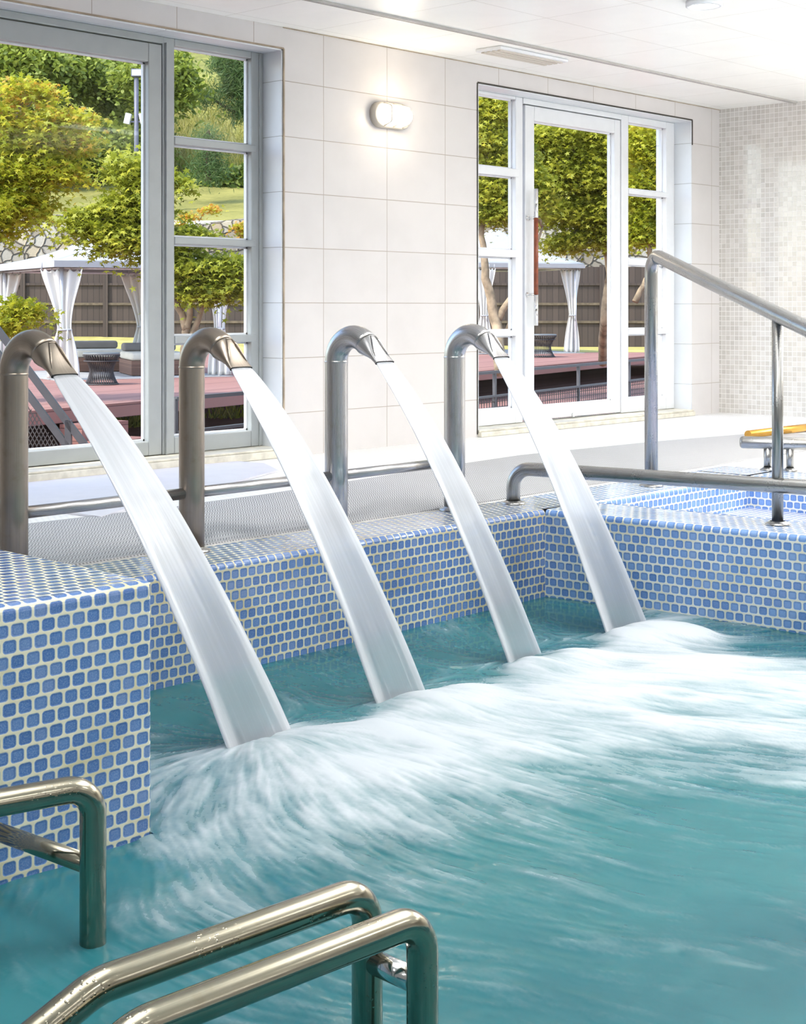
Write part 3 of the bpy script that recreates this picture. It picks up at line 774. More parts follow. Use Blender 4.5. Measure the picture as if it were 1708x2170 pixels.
def build_water():
    gx0, gx1, gy0, gy1, st = .55, 5.38, .55, 3.945, .0085
    nx_, ny_ = int((gx1-gx0)/st)+1, int((gy1-gy0)/st)+1
    xs = np.linspace(gx0, gx1, nx_); ys = np.linspace(gy0, gy1, ny_)
    X, Y = np.meshgrid(xs, ys)
    num = np.zeros_like(X); den = np.zeros_like(X)
    for px, py, v in CTRL:
        p = Zp(px, py, WL)
        w = 1.0/((X-p.x)**2+(Y-p.y)**2+.0012)**1.6
        num += w*v; den += w
    dens = num/den
    vx = np.full_like(X, RX*.55); vy = np.full_like(Y, RY*.55)
    for (lx, ly), s in zip(LAND, (1.5, .9, .8, 1.0)):
        dx, dy = X-lx, Y-(ly+.05); r2 = dx*dx+dy*dy+.01
        k = s*.32/r2**.75
        vx += dx/np.sqrt(r2)*k; vy += dy/np.sqrt(r2)*k
    # slow eddies make the combing wander
    for k in range(14):
        a = rng.uniform(0, 2*PI); f = rng.uniform(3, 22); ph = rng.uniform(0, 2*PI); amp = .5/f*.6
        arg = f*(X*math.cos(a)+Y*math.sin(a))+ph
        vx += -math.sin(a)*np.cos(arg)*amp*2; vy += math.cos(a)*np.cos(arg)*amp*2
    ln = np.hypot(vx, vy)+1e-6; vx /= ln; vy /= ln
    def sample(A, fx, fy):
        fx = np.clip(fx, 0, nx_-1.001); fy = np.clip(fy, 0, ny_-1.001)
        ix = fx.astype(int); iy = fy.astype(int); tx = fx-ix; ty = fy-iy
        return (A[iy, ix]*(1-tx)+A[iy, ix+1]*tx)*(1-ty)+(A[iy+1, ix]*(1-tx)+A[iy+1, ix+1]*tx)*ty
    IX, IY = np.meshgrid(np.arange(nx_, dtype=float), np.arange(ny_, dtype=float))
    def smooth(A, n):
        for _ in range(n):
            A = (A+np.roll(A, 1, 0)+np.roll(A, -1, 0)+np.roll(A, 1, 1)+np.roll(A, -1, 1))/5
        return A
    def lic(N, steps, h):
        acc = N.copy()
        for sg in (1, -1):
            fx, fy = IX.copy(), IY.copy()
            for _ in range(steps):
                ux = sample(vx, fx, fy); uy = sample(vy, fx, fy)
                fx += sg*h*ux; fy += sg*h*uy
                acc += sample(N, fx, fy)
        acc -= acc.mean(); return acc/acc.std()
    l1 = lic(rng.standard_normal(X.shape), 6, .8)
    l2 = lic(smooth(rng.standard_normal(X.shape), 4), 7, 1.0)
    l3 = lic(smooth(rng.standard_normal(X.shape), 45), 12, 1.6)
    mod = .62*l1+.62*l2+.62*l3
    # dense froth is smooth, thin froth breaks up into streaks
    amp = .36*np.sqrt(np.clip(dens, 0, 1))*(1.05-.72*dens)
    foam = np.clip(dens**1.2+amp*mod*.62, 0, 1)
    z = WL+.012*foam+.035*smooth(np.clip(dens-.6, 0, 1), 6)+.0035*l3*np.clip(dens+.25, 0, 1)
    for (lx, ly) in LAND:
        r2 = ((X-lx)/.22)**2+((Y-ly+.12)/.16)**2; z += .035*np.exp(-r2)
    wall = np.clip((3.935-Y)/.12, 0, 1); z = WL+(z-WL)*wall
    V = np.stack([X, Y, z], -1).reshape(-1, 3)
    idx = np.arange(nx_*ny_).reshape(ny_, nx_)
    F = np.stack([idx[:-1, :-1], idx[:-1, 1:], idx[1:, 1:], idx[1:, :-1]], -1).reshape(-1, 4)
    cxm = V[F].mean(1)
    keep = ~((cxm[:, 0] < QX) & (cxm[:, 1] > QY))
    xr = 5.145+(3.935-cxm[:, 1])*.0934
    keep &= cxm[:, 0] < xr+.004
    F = F[keep]
    used, inv = np.unique(F, return_inverse=True); F = inv.reshape(-1, 4); V = V[used]; foam = foam.ravel()[used]
    me = bpy.data.meshes.new('pool_water')
    me.vertices.add(len(V)); me.vertices.foreach_set('co', V.ravel())
    me.loops.add(len(F)*4); me.loops.foreach_set('vertex_index', F.ravel())
    me.polygons.add(len(F)); me.polygons.foreach_set('loop_start', np.arange(len(F))*4)
    me.polygons.foreach_set('use_smooth', np.ones(len(F), bool))
    me.update(calc_edges=True); me.validate()
    at = me.attributes.new('foam', 'FLOAT', 'POINT'); at.data.foreach_set('value', foam.ravel().astype(np.float32))
    me.materials.append(MAT['water'])
    o = bpy.data.objects.new('pool_water', me); col.objects.link(o)
    tag(o, 'turquoise pool water churned to white foam below the jets', 'water', kind='stuff')
build_water()

# ------------------------------------------------------------------ outside: ground, decks, fence, walls
ZD, ZL = -.25, -.80
P1, P2 = Zp(300, 850, ZD), Zp(1200, 770, ZD)
e1 = Vector((P2.x-P1.x, P2.y-P1.y, 0)).normalized(); e2 = Vector((-e1.y, e1.x, 0))
def slab(name, a, b, c_, d_, z0, z1, mat, label, cat='deck', kind='structure'):
    m = MB(); T = [Vector((p.x, p.y, z1)) for p in (a, b, c_, d_)]; B = [Vector((p.x, p.y, z0)) for p in (a, b, c_, d_)]
    uv = [((p-T[0]).dot(e1), (p-T[0]).dot(e2)) for p in T]
    m.face(T, uv)
    for i in range(4):
        j = (i+1) % 4; L = (T[j]-T[i]).length
        m.face([B[i], B[j], T[j], T[i]], [(0, 0), (L, 0), (L, z1-z0), (0, z1-z0)])
    o = m.build(name, mat); return tag(o, label, cat, None, kind)
a, b = P1-e1*8, P2+e1*7.2
slab('terrace_deck', a, b, LD(6.6, 36.7, 0), LD(-12, 36, 0), ZD-.17, ZD, 'red_deck', 'raised reddish board terrace under the white gazebos')
slab('terrace_floor', LD(-8, 4.6, 0)+Vector((0, 2.6, 0)), LD(22, 4, 0)+Vector((0, 8, 0)), b+e1*20+e2*6, a+e2*3, ZL-.1, ZL, 'red_deck', 'lower reddish board terrace outside the windows')
s0, s1 = Zp(-40, 858, ZD), Zp(212, 856, ZD)
st0 = P1-e1*((P1-s0).dot(e1)); st1 = P1-e1*((P1-s1).dot(e1))
m = MB()
for k, z in enumerate((-.43, -.61)):
    c_ = (st0+st1)/2-e2*(.16+.32*k); c_.z = (ZL+z)/2
    m.obox(c_, ((st1-st0).length, .33, z-ZL), (e1, e2, Vector((0, 0, 1))))
struct(m.build('terrace_steps', 'red_deck'), 'reddish board steps up to the raised terrace', 'steps')
# pale gazebo floors
def disc_quad(name, c, ax, ay, label, z):
    m = MB(); m.obox(Vector((c.x, c.y, z)), (ax[0], ay[0], .02), (ax[1], ay[1], Vector((0, 0, 1))))
    return struct(m.build(name, 'paving'), label, 'floor')
dF = 42.0
def fence_pt(px, d=dF): return D(px, 650, d)
m = MB()
gr = []
for px in range(-400, 2100, 100):
    f = min(1, max(0, (px-200)/1000)); gr.append((px, .05*(1-f)+(-.26)*f))
for (x0, z0), (x1, z1) in zip(gr, gr[1:]):
    A0, A1 = LD((x0-CX)*35/FPX, 35, ZD-.02), LD((x1-CX)*35/FPX, 35, ZD-.02)
    B0, B1 = LD((x0-CX)*dF/FPX, dF+.3, z0), LD((x1-CX)*dF/FPX, dF+.3, z1)
    m.face([A0, A1, B1, B0], None, True)
struct(m.build('grass_strip', 'strip_grass'), 'dry grass strip at the foot of the dark fence', 'grass')
ft = thing('plank_fence', LD(-3, dF, 0), 'dark brown vertical plank fence with tan rails behind the gazebos', 'fence')
la, lb = (-300-CX)*dF/FPX, (1800-CX)*dF/FPX
ca, cb = LD(la, dF, 0), LD(lb, dF, 0); fd = (cb-ca).normalized(); fn = Vector((-fd.y, fd.x, 0)); L = (cb-ca).length
za, zb_ = .9-(702-650)*dF/FPX-.1, .9-(748-650)*dF/FPX-.1
nb = 6
m = MB()
H_ = 2.15
ztop = lambda u: 2.20-.20*u
for k in range(24):
    u0, u1 = k/24, (k+1)/24
    p, q = ca+fd*(L*u0), ca+fd*(L*u1)
    z0 = za+(zb_-za)*u0; z1 = za+(zb_-za)*u1
    m.face([(p.x, p.y, z0), (q.x, q.y, z1), (q.x, q.y, ztop(u1)), (p.x, p.y, ztop(u0))], [(L*u0, z0), (L*u1, z1), (L*u1, ztop(u1)), (L*u0, ztop(u0))])
m.build('plank_panel', 'fence_wood', ft, solid=.05)
for zz in (.46, .98, 1.55):
    MB().obox((ca+cb)/2-fn*.05+Vector((0, 0, zz)), (L, .05, .07), (fd, fn, Vector((0, 0, 1)))).build('fence_rail', 'fence_beam' if zz < 1.2 else 'fence_wood', ft)
for k in range(13):
    p = ca+fd*(L*k/12)-fn*.07
    MB().obox(p+Vector((0, 0, .95)), (.14, .1, 2.3), (fd, fn, Vector((0, 0, 1)))).build('fence_post', 'fence_wood', ft)
# stone retaining wall
dS = 45.5
m = MB(); rings = []
for px in range(-400, 2000, 60):
    u = (px+400)/2400
    l = (px-CX)*dS/FPX
    zt = .9+(190-14*u)*dS/FPX+.15*math.sin(px*.013)
    rings.append([LD(l, dS, -1), LD(l, dS+.12, zt-.08), LD(l, dS+.25, zt), LD(l, dS+1.0, zt)])
def uvs(i, j): return (i*60*dS/FPX, (0, 4.6, 4.85, 5.6)[j])
m.loft(rings, False, False, uvs)
struct(m.build('garden_wall', 'stone_wall'), 'rubble stone retaining wall above the fence', 'wall')
# lawn above and hillside
def terrain(name, prof, mat, label, cat, amp=.0):
    m = MB(); rings = []
    for px in range(-700, 2500, 80):
        ring = []
        for k, (d, z) in enumerate(prof):
            l = (px-CX)*dS/FPX*(d/dS)
            ring.append(LD(l, d, z+(amp*math.sin(px*.011+k*1.7) if 0 < k else 0)))
        rings.append(ring)
    m.loft(rings, False, False)
    return struct(m.build(name, mat), label, cat)
terrain('lawn', [(dS+.4, 3.62), (50, 4.4), (55, 5.35), (58, 5.9)], 'lawn', 'sunny grass bank above the stone wall', 'grass', .06)
terrain('hillside', [(58, 5.85), (62, 7.6), (70, 11.5), (80, 17), (95, 27), (120, 44)], 'hillside', 'steep wooded slope behind the garden', 'hill', .3)

# ------------------------------------------------------------------ outside railings
rt = thing('terrace_railing', LD(.819, 13, ZL), 'dark iron terrace railing with square mesh outside the windows', 'railing')
u_ = Vector((FX*.857+RX*.515, FY*.857+RY*.515, 0)).normalized(); un = Vector((-u_.y, u_.x, 0))
O_ = LD(.819, 13, 0)
def rp(t, z): return Vector((O_.x+u_.x*t, O_.y+u_.y*t, z))
for z, h_ in ((.315, .024), (.10, .018), (-.62, .018)):
    MB().obox((rp(-4.4, z)+rp(6, z))/2, (10.4, .035, h_), (u_, un, Vector((0, 0, 1)))).build('top_rail' if z > .3 else 'rail', 'iron', rt)
for t_ in (-4.4, -2.0, 0, 1.82, 3.15, 6):
    MB().obox(rp(t_, -.24), (.028, .028, 1.11), (u_, un, Vector((0, 0, 1)))).build('post', 'iron', rt)
m = MB()
x = -4.4
while x < 6:
    m.obox(rp(x, -.26), (.006, .006, .72), (u_, un, Vector((0, 0, 1)))); x += .05
z = -.60
while z < .10:
    m.obox((rp(-4.4, z)+rp(6, z))/2, (10.4, .006, .006), (u_, un, Vector((0, 0, 1)))); z += .05
m.build('wire_mesh', 'mesh_iron', rt)
# stair rail seen through the near door
sr = thing('stair_railing', D(150, 930, 10.2), 'dark iron stair railing sloping down outside the near door', 'railing')
dR = 10.2
def sbar(pa, pb, w, name, m=None):
    a, b = D(*pa, dR), D(*pb, dR); ax = (b-a); L = ax.length; ax = ax.normalized()
    n1 = Vector((FX, FY, 0)); n2 = ax.cross(n1).normalized()
    if m is None:
        return MB().obox((a+b)/2, (L, .04, w), (ax, n1, n2)).build(name, 'iron', sr)
    m.obox((a+b)/2, (L, .006, w), (ax, n1, n2))
sbar((-30, 665), (230, 1010), .047, 'hand_rail')
sbar((-60, 675), (190, 1010), .047, 'lower_rail')
sbar((145, 890), (145, 1060), .045, 'post')
sbar((-20, 700), (-20, 1060), .045, 'post')
m = MB()
for k in range(-14, 30):
    x0 = 60+k*9.0
    def clip(f0, f1): return f0, f1
    for sgn in (1, -1):
        pts = []
        for q in range(0, 61):
            y = 700+q*6; xx = x0+sgn*(y-880)*.55
            ybar = 681+(xx+60)*1.34+12
            if y > ybar and y < 1040 and xx < 175: pts.append((xx, y))
        if len(pts) > 1: sbar(pts[0], pts[-1], .006, '', m)
m.build('wire_mesh', 'mesh_iron', sr)

# ------------------------------------------------------------------ gazebos, curtains, furniture
def gazebo(name, N_, R_, B_, L_, ze, zp, label, over=.25):
    cen = (N_+R_+B_+L_)/4
    g = thing(name, Vector((cen.x, cen.y, ZD)), label, 'gazebo')
    cs = [N_, R_, B_, L_]
    m = MB()
    ex = [c_+(c_-cen).normalized()*over for c_ in cs]
    for i in range(4):
        p, q = ex[i], ex[(i+1) % 4]; rows = []
        for k in range(9):
            s = k/8; sag = -.10*math.sin(PI*s)
            rows.append([Vector((p.x+(q.x-p.x)*w, p.y+(q.y-p.y)*w, 0))*(1-s)+Vector((cen.x, cen.y, 0))*s+Vector((0, 0, ze+(zp-ze)*s+sag)) for w in [x/8 for x in range(9)]])
        m.loft(rows, False, False)
        m.face([Vector((p.x, p.y, ze)), Vector((q.x, q.y, ze)), Vector((q.x, q.y, ze-.10)), Vector((p.x, p.y, ze-.10))])
    m.build('canopy', 'fabric_white', g, solid=.012)
    for c_ in cs:
        MB().tube([(c_.x, c_.y, ZD+.001), (c_.x, c_.y, ze)], .035, 12).build('post', 'silver', g)
    for i in range(4):
        p, q = cs[i], cs[(i+1) % 4]
        MB().tube([(p.x, p.y, ze-.11), (q.x, q.y, ze-.11)], .018, 8).build('curtain_rod', 'silver', g)
    return g
def curtain(c_, ztop_, zbot, w, label, ph=0, lean=0.0, tie=.56, wr=1.0):
    """a gathered cloth hung from loops and tied in the middle"""
    ax = Vector((RX, RY, 0)); ay = Vector((FX, FY, 0))
    o = thing('curtain', Vector((c_.x, c_.y, zbot)), label, 'curtain', 'tied white curtains of the gazebos')
    rings = []
    n = 44
    for k in range(25):
        s = k/24; z = ztop_+(zbot-ztop_)*s
        if s < tie: f = 1-(1-.34)*(math.sin(s/tie*PI/2)**1.4)
        else: f = .34+.42*math.sin((s-tie)/(1-tie)*PI/2)
        cx_ = lean*(1-abs(s-tie)/tie if s < tie else 1-.35*(s-tie)/(1-tie))
        ring = []
        for q in range(n+1):
            u = q/n*2-1
            dz = .05*math.sin(q/n*PI*7) if k == 0 else 0
            ring.append(Vector((c_.x, c_.y, z-abs(dz)))+ax*(u*w*.5*f*wr+cx_)+ay*(.05*math.sin(u*11+ph+s*1.2)*(.4+.6*f)))
        rings.append(ring)
    m = MB().loft(rings, False, False)
    m.build('cloth', 'curtain', o, solid=.006)
    z = ztop_+(zbot-ztop_)*tie
    m = MB(); rr = w*.5*.31
    cc = Vector((c_.x, c_.y, z))+ax*lean
    m.tube([cc+ax*(rr*math.cos(a))+ay*(.07*math.sin(a)) for a in [2*PI*k/20 for k in range(21)]], .018, 8)
    m.tube([cc+ax*(rr*.6)-ay*.07, cc+ax*(rr*.8)-ay*.09+Vector((0, 0, -.14))], .012, 6)
    m.build('tie_band', 'fabric_white', o)
    for k in range(5):
        p = Vector((c_.x, c_.y, ztop_-.03))+ax*((k/4-.5)*w*.9)
        MB().tube([p, p+Vector((0, 0, .12))], .012, 6).build('hanging_loop', 'fabric_white', o)
    return o
def LDv(l, d): return LD(l, d, 0)
N1, R1, L1 = LDv(-5.36, 22.8), LDv(-3.03, 24.0), LDv(-6.96, 25.4); B1 = N1+(R1-N1)+(L1-N1)
g1z = .9+97*22.8/FPX
gazebo('gazebo', N1, R1, B1, L1, g1z, 2.22, 'white canopy gazebo seen through the near door and its side window')
curtain(N1+Vector((0, 0, 0)), g1z-.12, ZD+.03, .68, 'white tied curtain at the near corner post, seen through the near door', 0, .05)
curtain(L1, g1z-.12, ZD+.03, .6, 'white tied curtain at the left edge of the near door', 1, -.02)
curtain(LDv(-4.85, 26.4), g1z-.12, ZD+.03, .55, 'white tied curtain behind the daybeds, at the right edge of the near door', 2, .12)
curtain(R1, g1z-.12, ZD+.03, .5, 'white tied curtain seen in the near side window behind the second spout', 3)
N2, R2 = LDv(2.6, 33.5), LDv((1219-CX)*36/FPX, 36.0); sdv = (R2-N2)
N2 = R2+LDv(-2.9, -1.0)-LDv(0, 0); L2 = N2+LDv(-1.0, 2.6); B2 = L2+(R2-N2)
g2z = .9+90*36/FPX
gazebo('gazebo', N2, R2, B2, L2, g2z, 2.9, 'white canopy gazebo seen through the far door, behind the maples')
curtain(R2-LDv(.12, 0), g2z-.12, ZD+.03, .5, 'white tied curtain on the right corner post, seen through the far door', 4, .05)
curtain(LDv((1026-CX)*35/FPX, 35), g2z-.12, ZD+.03, .55, 'white tied curtain seen in the narrow window left of the far door', 5)
for nm, Q in (('gazebo_floor', (N1, R1, B1, L1)), ('gazebo_floor', (N2, R2, B2, L2))):
    cq = sum(Q, Vector())/4; m = MB(); T = [Vector(((q-cq)*1.12+cq).to_tuple()[:2]+(ZD+.012,)) for q in Q]
    m.face(T)
    for i in range(4):
        p, q = T[i], T[(i+1) % 4]; dz = Vector((0, 0, -.011))
        m.face([p+dz, q+dz, q, p])
    struct(m.build(nm, 'paving'), 'pale grey floor under the '+('near' if Q[0] is N1 else 'far')+' white gazebo', 'floor')
def rod_table(c_, h_, r, label):
    o = thing('patio_table', Vector((c_.x, c_.y, ZD)), label, 'table', 'round patio tables')
    lathe(MB(), c_.x, c_.y, [(r*.98, ZD+h_-.03), (r, ZD+h_-.02), (r, ZD+h_), (r*.97, ZD+h_+.006)], 32).build('table_top', 'table_grey', o)
    m = MB()
    for k in range(40):
        a = 2*PI*k/40; pr = []
        for q in range(9):
            s = q/8; rr = r*(.62+.30*abs(2*s-.9)**1.6*1.1)
            pr.append((c_.x+rr*math.cos(a+.25*s), c_.y+rr*math.sin(a+.25*s), ZD+.002+s*(h_-.03)))
        m.tube(pr, .008, 5)
    m.build('rod_base', 'mesh_iron', o)
    for z, rr in ((ZD+.012, r*.92), (ZD+h_-.12, r*.93)):
        MB().tube([(c_.x+rr*math.cos(2*PI*k/28), c_.y+rr*math.sin(2*PI*k/28), z) for k in range(29)], .01, 6).build('rod_ring', 'mesh_iron', o)
tpos = Zp(215, 815, ZD)
rod_table(tpos, .47, .27, 'round grey patio table with rod base before the cream daybeds')
rod_table(Zp(1146, 757, ZD), .52, .36, 'round grey patio table seen behind the bar handle of the far door')
def daybed(c_, w, dp, label, grey=False):
    ax = Vector((RX, RY, 0))*.94+Vector((FX, FY, 0))*.34; ax.normalize(); ay = Vector((-ax.y, ax.x, 0)); U = Vector((0, 0, 1))
    o = thing('daybed', Vector((c_.x, c_.y, ZD)), label, 'daybed', 'cream cushioned daybeds under the gazebo')
    MB().obox(Vector((c_.x, c_.y, ZD+.14)), (w, dp, .24), (ax, ay, U)).build('wicker_base', 'wicker', o, bevel=.01)
    MB().obox(Vector((c_.x, c_.y, ZD+.325)), (w*.99, dp*.98, .13), (ax, ay, U)).build('seat_cushion', 'cushion', o, bevel=.045, seg=4)
    MB().obox(Vector((c_.x, c_.y, ZD+.46))+ay*(dp*.36), (w*.95, dp*.25, .14), (ax, ay, U)).build('back_cushion', 'cushion_grey', o, bevel=.05, seg=4)
    for i in (-1, 1):
        for j in (-1, 1):
            MB().obox(Vector((c_.x, c_.y, ZD+.011))+ax*(i*w*.45)+ay*(j*dp*.45), (.06, .06, .02), (ax, ay, U)).build('foot', 'iron', o)
    return o
daybed(Zp(205, 786, ZD), .9, 1.3, 'cream cushioned wicker daybed directly behind the patio table')
daybed(Zp(325, 794, ZD), .95, 1.3, 'cream cushioned wicker daybed right of the patio table')
# lamp post and floodlights on the bank
pb = D(289, 455, 47.6)
lp = thing('lamp_post', Vector((pb.x, pb.y, 3.95)), 'tall grey lamp post with three floodlights on the grass bank', 'lamp post')
MB().tube([(pb.x, pb.y, 3.9), (pb.x, pb.y, D(289, 165, 47.6).z)], .075, 12).build('post', 'lamp_pole', lp)
U = Vector((0, 0, 1)); ax = Vector((RX, RY, 0)); ay = Vector((FX, FY, 0))
c_ = D(291, 155, 47.6); fl = MB().obox(c_, (.38, .22, .26), (ax, ay, U)).build('floodlight', 'lamp_pole', lp, bevel=.02)
MB().obox(c_-ay*.115, (.31, .01, .19), (ax, ay, U)).build('floodlight_glass', 'silver', fl)
for dx, ang in ((271, .22), (303, -.22)):
    c_ = D(dx, 252, 47.6); r_ = Matrix.Rotation(ang, 3, ay)
    MB().obox(c_, (.2, .2, .36), (r_@ax, ay, r_@U)).build('floodlight', 'silver', lp, bevel=.02)
MB().obox(D(288, 258, 47.6), (.5, .04, .05), (ax, ay, U)).build('bracket', 'lamp_pole', lp)

# ------------------------------------------------------------------ trees
STAR = []
for k in range(10):
    a = PI/2+2*PI*k/10; r = 1.0 if k % 2 == 0 else .40
    if k == 0: r = 1.1
    STAR.append((r*math.cos(a), r*math.sin(a)))
OVAL = [(0, 1), (-.55, .45), (-.5, -.4), (0, -1), (.5, -.4), (.55, .45)]
NEEDLE = [(0, 1), (-.10, 0), (0, -1), (.10, 0)]
def leaves(name, mat, P, size, parent, shape, flat=.5, tint=None, up=None):
    n = len(P); T = np.array(shape); k = len(T)
    nrm = rng.standard_normal((n, 3)); nrm[:, 2] = np.abs(nrm[:, 2])*.6+flat*2.2
    if up is not None: nrm = nrm*.6+up
    nrm /= np.linalg.norm(nrm, axis=1)[:, None]
    a = rng.standard_normal((n, 3)); a -= nrm*(a*nrm).sum(1)[:, None]; a /= np.linalg.norm(a, axis=1)[:, None]
    b = np.cross(nrm, a)
    sz = size*rng.uniform(.7, 1.3, n)
    V = P[:, None, :]+(a[:, None, :]*T[None, :, 0, None]+b[:, None, :]*T[None, :, 1, None])*sz[:, None, None]
    V = V-nrm[:, None, :]*((T**2).sum(1)[None, :, None]*sz[:, None, None]*.18)
    o0 = np.array(ORG[parent])
    me = bpy.data.meshes.new(name)
    me.vertices.add(n*k); me.vertices.foreach_set('co', (V.reshape(-1, 3)-o0).ravel())
    me.loops.add(n*k); me.loops.foreach_set('vertex_index', np.arange(n*k))
    me.polygons.add(n); me.polygons.foreach_set('loop_start', np.arange(n)*k)
    me.update(calc_edges=True)
    if tint is None: tint = rng.uniform(0, 1, n)
    at = me.attributes.new('tint', 'FLOAT', 'POINT'); at.data.foreach_set('value', np.repeat(np.clip(tint, 0, 1), k).astype(np.float32))
    me.materials.append(MAT[mat])
    o = bpy.data.objects.new(name, me); col.objects.link(o); o.parent = parent; ORG[o] = ORG[parent]
    return o
def clusters(blobs, n, sub, spread, squash=.35):
    """leaf positions gathered in flat sprays inside ellipsoid blobs"""
    w = np.array([b[1]*b[2] for b in blobs]); w = w/w.sum(); out = []
    for b, f in zip(blobs, w):
        c_, rx, rz, ry = np.array(b[0]), b[1], b[2], b[3]
        m_ = max(1, int(n*f/sub))
        d = rng.standard_normal((m_, 3)); d /= np.linalg.norm(d, axis=1)[:, None]
        d *= (rng.uniform(0, 1, m_)**.45*np.where(rng.uniform(0, 1, m_) < .2, rng.uniform(1.0, 1.4, m_), 1.0))[:, None]
        cen = c_+d[:, :1]*rx*np.array([RX, RY, 0])+d[:, 1:2]*ry*np.array([FX, FY, 0])+d[:, 2:]*rz*np.array([0, 0, 1])
        q = rng.standard_normal((m_, sub, 3))*spread; q[..., 2] *= squash
        q[..., 2] -= (q[..., 0]**2+q[..., 1]**2)*.35/spread*.5
        out.append((cen[:, None, :]+q).reshape(-1, 3))
    return np.concatenate(out)
def limb(m, a, b, r0, r1, wob=.08, n=7):
    a, b = Vector(a), Vector(b); L = (b-a).length; pts = []
    for k in range(n+1):
        s = k/n; o = Vector((random.uniform(-1, 1), random.uniform(-1, 1), random.uniform(-.5, .5)))*wob*L*math.sin(PI*s)*.5
        pts.append(a+(b-a)*s+o)
    m.tube(pts, [r0+(r1-r0)*k/n for k in range(n+1)], 8); return pts
def tree(name, base, blobs_px, d, n, size, mat, label, trunk_px, shape=STAR, bark='bark', sub=14, spread=.14, squash=.22, flat=.5, depthf=.8, group=None, tbias=0.0, r0=.09, cat='tree'):
    """blobs_px: (px, py, half width px, half height px) read at depth d"""
    t = thing(name, base, label, cat, group)
    k = d/FPX; bl = []
    for bx, by, bw, bh in blobs_px:
        bl.append((tuple(D(bx, by, d)), bw*k, bh*k, max(bw, bh)*k*depthf))
    P = clusters(bl, n, sub, spread, squash)
    zr = P[:, 2]; zn = (zr-zr.min())/(zr.max()-zr.min()+1e-6)
    tint = rng.uniform(.12, .75, len(P))+.2*zn+tbias+.12*np.sin(P[:, 0]*3+P[:, 1]*2.3)
    m = MB()
    ends = []
    for path in trunk_px:
        pts = [Vector(base) if q is None else D(q[0], q[1], d+(q[2] if len(q) > 2 else 0)) for q in path]
        rr = [r0*(1-.75*i/max(1, len(pts)-1))*(1.0 if path[0] is None else .6) for i in range(len(pts))]
        fine = []; fr = []
        for i in range(len(pts)-1):
            for q in range(5):
                s = q/5; fine.append(pts[i]+(pts[i+1]-pts[i])*s+Vector((random.uniform(-1, 1), random.uniform(-1, 1), 0))*.015); fr.append(rr[i]+(rr[i+1]-rr[i])*s)
        fine.append(pts[-1]); fr.append(rr[-1]); m.tube(fine, fr, 10); ends.append(pts[-1])
    if trunk_px:
        for b in bl:
            s0 = min(ends, key=lambda e_: (e_-Vector(b[0])).length)
            tip = limb(m, s0, b[0], r0*.32, r0*.10, .12)
            for q in range(3):
                v_ = Vector(b[0])+Vector((random.uniform(-.7, .7)*b[1], random.uniform(-.7, .7)*b[1], random.uniform(-.5, .5)*b[2]))
                limb(m, tip[5], v_, r0*.12, r0*.03, .12, 5)
        m.build('trunk', bark, t)
    leaves('foliage', mat, P, size, t, shape, flat, tint)
    return t
# near maples
tree('maple_tree', D(-140, 1010, 17.5), [(60, 190, 60, 28), (-30, 250, 90, 45), (60, 290, 85, 40), (130, 245, 70, 22), (20, 350, 110, 45), (110, 360, 70, 35), (150, 300, 45, 25), (-20, 430, 110, 50), (45, 425, 60, 26), (-15, 480, 40, 30), (45, 655, 50, 28), (10, 690, 40, 25)],
     17.5, 17000, .046, 'maple_yellow', 'yellow-green maple with orange tips at the left edge of the near door', [[None, (-120, 700), (-60, 520), (-10, 380)], [(-120, 700), (-20, 680), (40, 655)]], tbias=-.02)
tree('maple_tree', D(400, 905, 16.5), [(280, 350, 45, 30), (255, 430, 45, 22), (300, 440, 40, 45), (280, 490, 70, 30), (210, 480, 60, 22), (175, 455, 36, 16), (262, 522, 45, 12), (310, 400, 30, 40), (345, 380, 45, 18), (390, 560, 40, 30), (440, 560, 70, 22), (480, 600, 45, 25), (430, 610, 60, 20), (500, 560, 30, 20), (400, 490, 40, 18), (355, 520, 40, 40)],
     16.5, 16000, .044, 'maple_green', 'lime green maple seen through the near door and its side window', [[None, (398, 820), (392, 720), (405, 640), (400, 580)], [(398, 740), (425, 660), (450, 600)], [(395, 700), (375, 640), (330, 560), (300, 480)]], tbias=0.0, r0=.075)
tree('maple_tree', Zp(1062, 790, ZD)+Vector((0, 0, 0)), [(1040, 230, 60, 40), (1000, 280, 70, 40), (1070, 330, 60, 40), (1030, 400, 60, 35), (1075, 440, 40, 35), (1120, 400, 40, 60), (1025, 450, 35, 20)],
     26.0, 16000, .056, 'maple_green', 'dense green maple with a forked trunk left of the far door', [[None, (1052, 690), (1030, 590), (1020, 500), (1030, 420)], [(1052, 680), (1090, 620), (1080, 500)], [(1080, 700), (1120, 560), (1150, 480)]], bark='bark', r0=.12, group=None, tbias=.08)
tree('maple_tree', Zp(1278, 768, ZD), [(1200, 290, 70, 40), (1280, 300, 60, 40), (1170, 360, 60, 45), (1250, 370, 80, 45), (1310, 400, 60, 50), (1180, 440, 50, 40), (1250, 450, 70, 45), (1200, 510, 50, 22), (1290, 500, 45, 30), (1150, 300, 40, 40), (1310, 330, 40, 40)],
     28.0, 26000, .058, 'maple_green', 'big green maple filling the far door with a pale slender trunk', [[None, (1280, 680), (1290, 580), (1283, 500), (1270, 420)], [(1285, 600), (1320, 520), (1340, 470)]], r0=.10, tbias=.15)
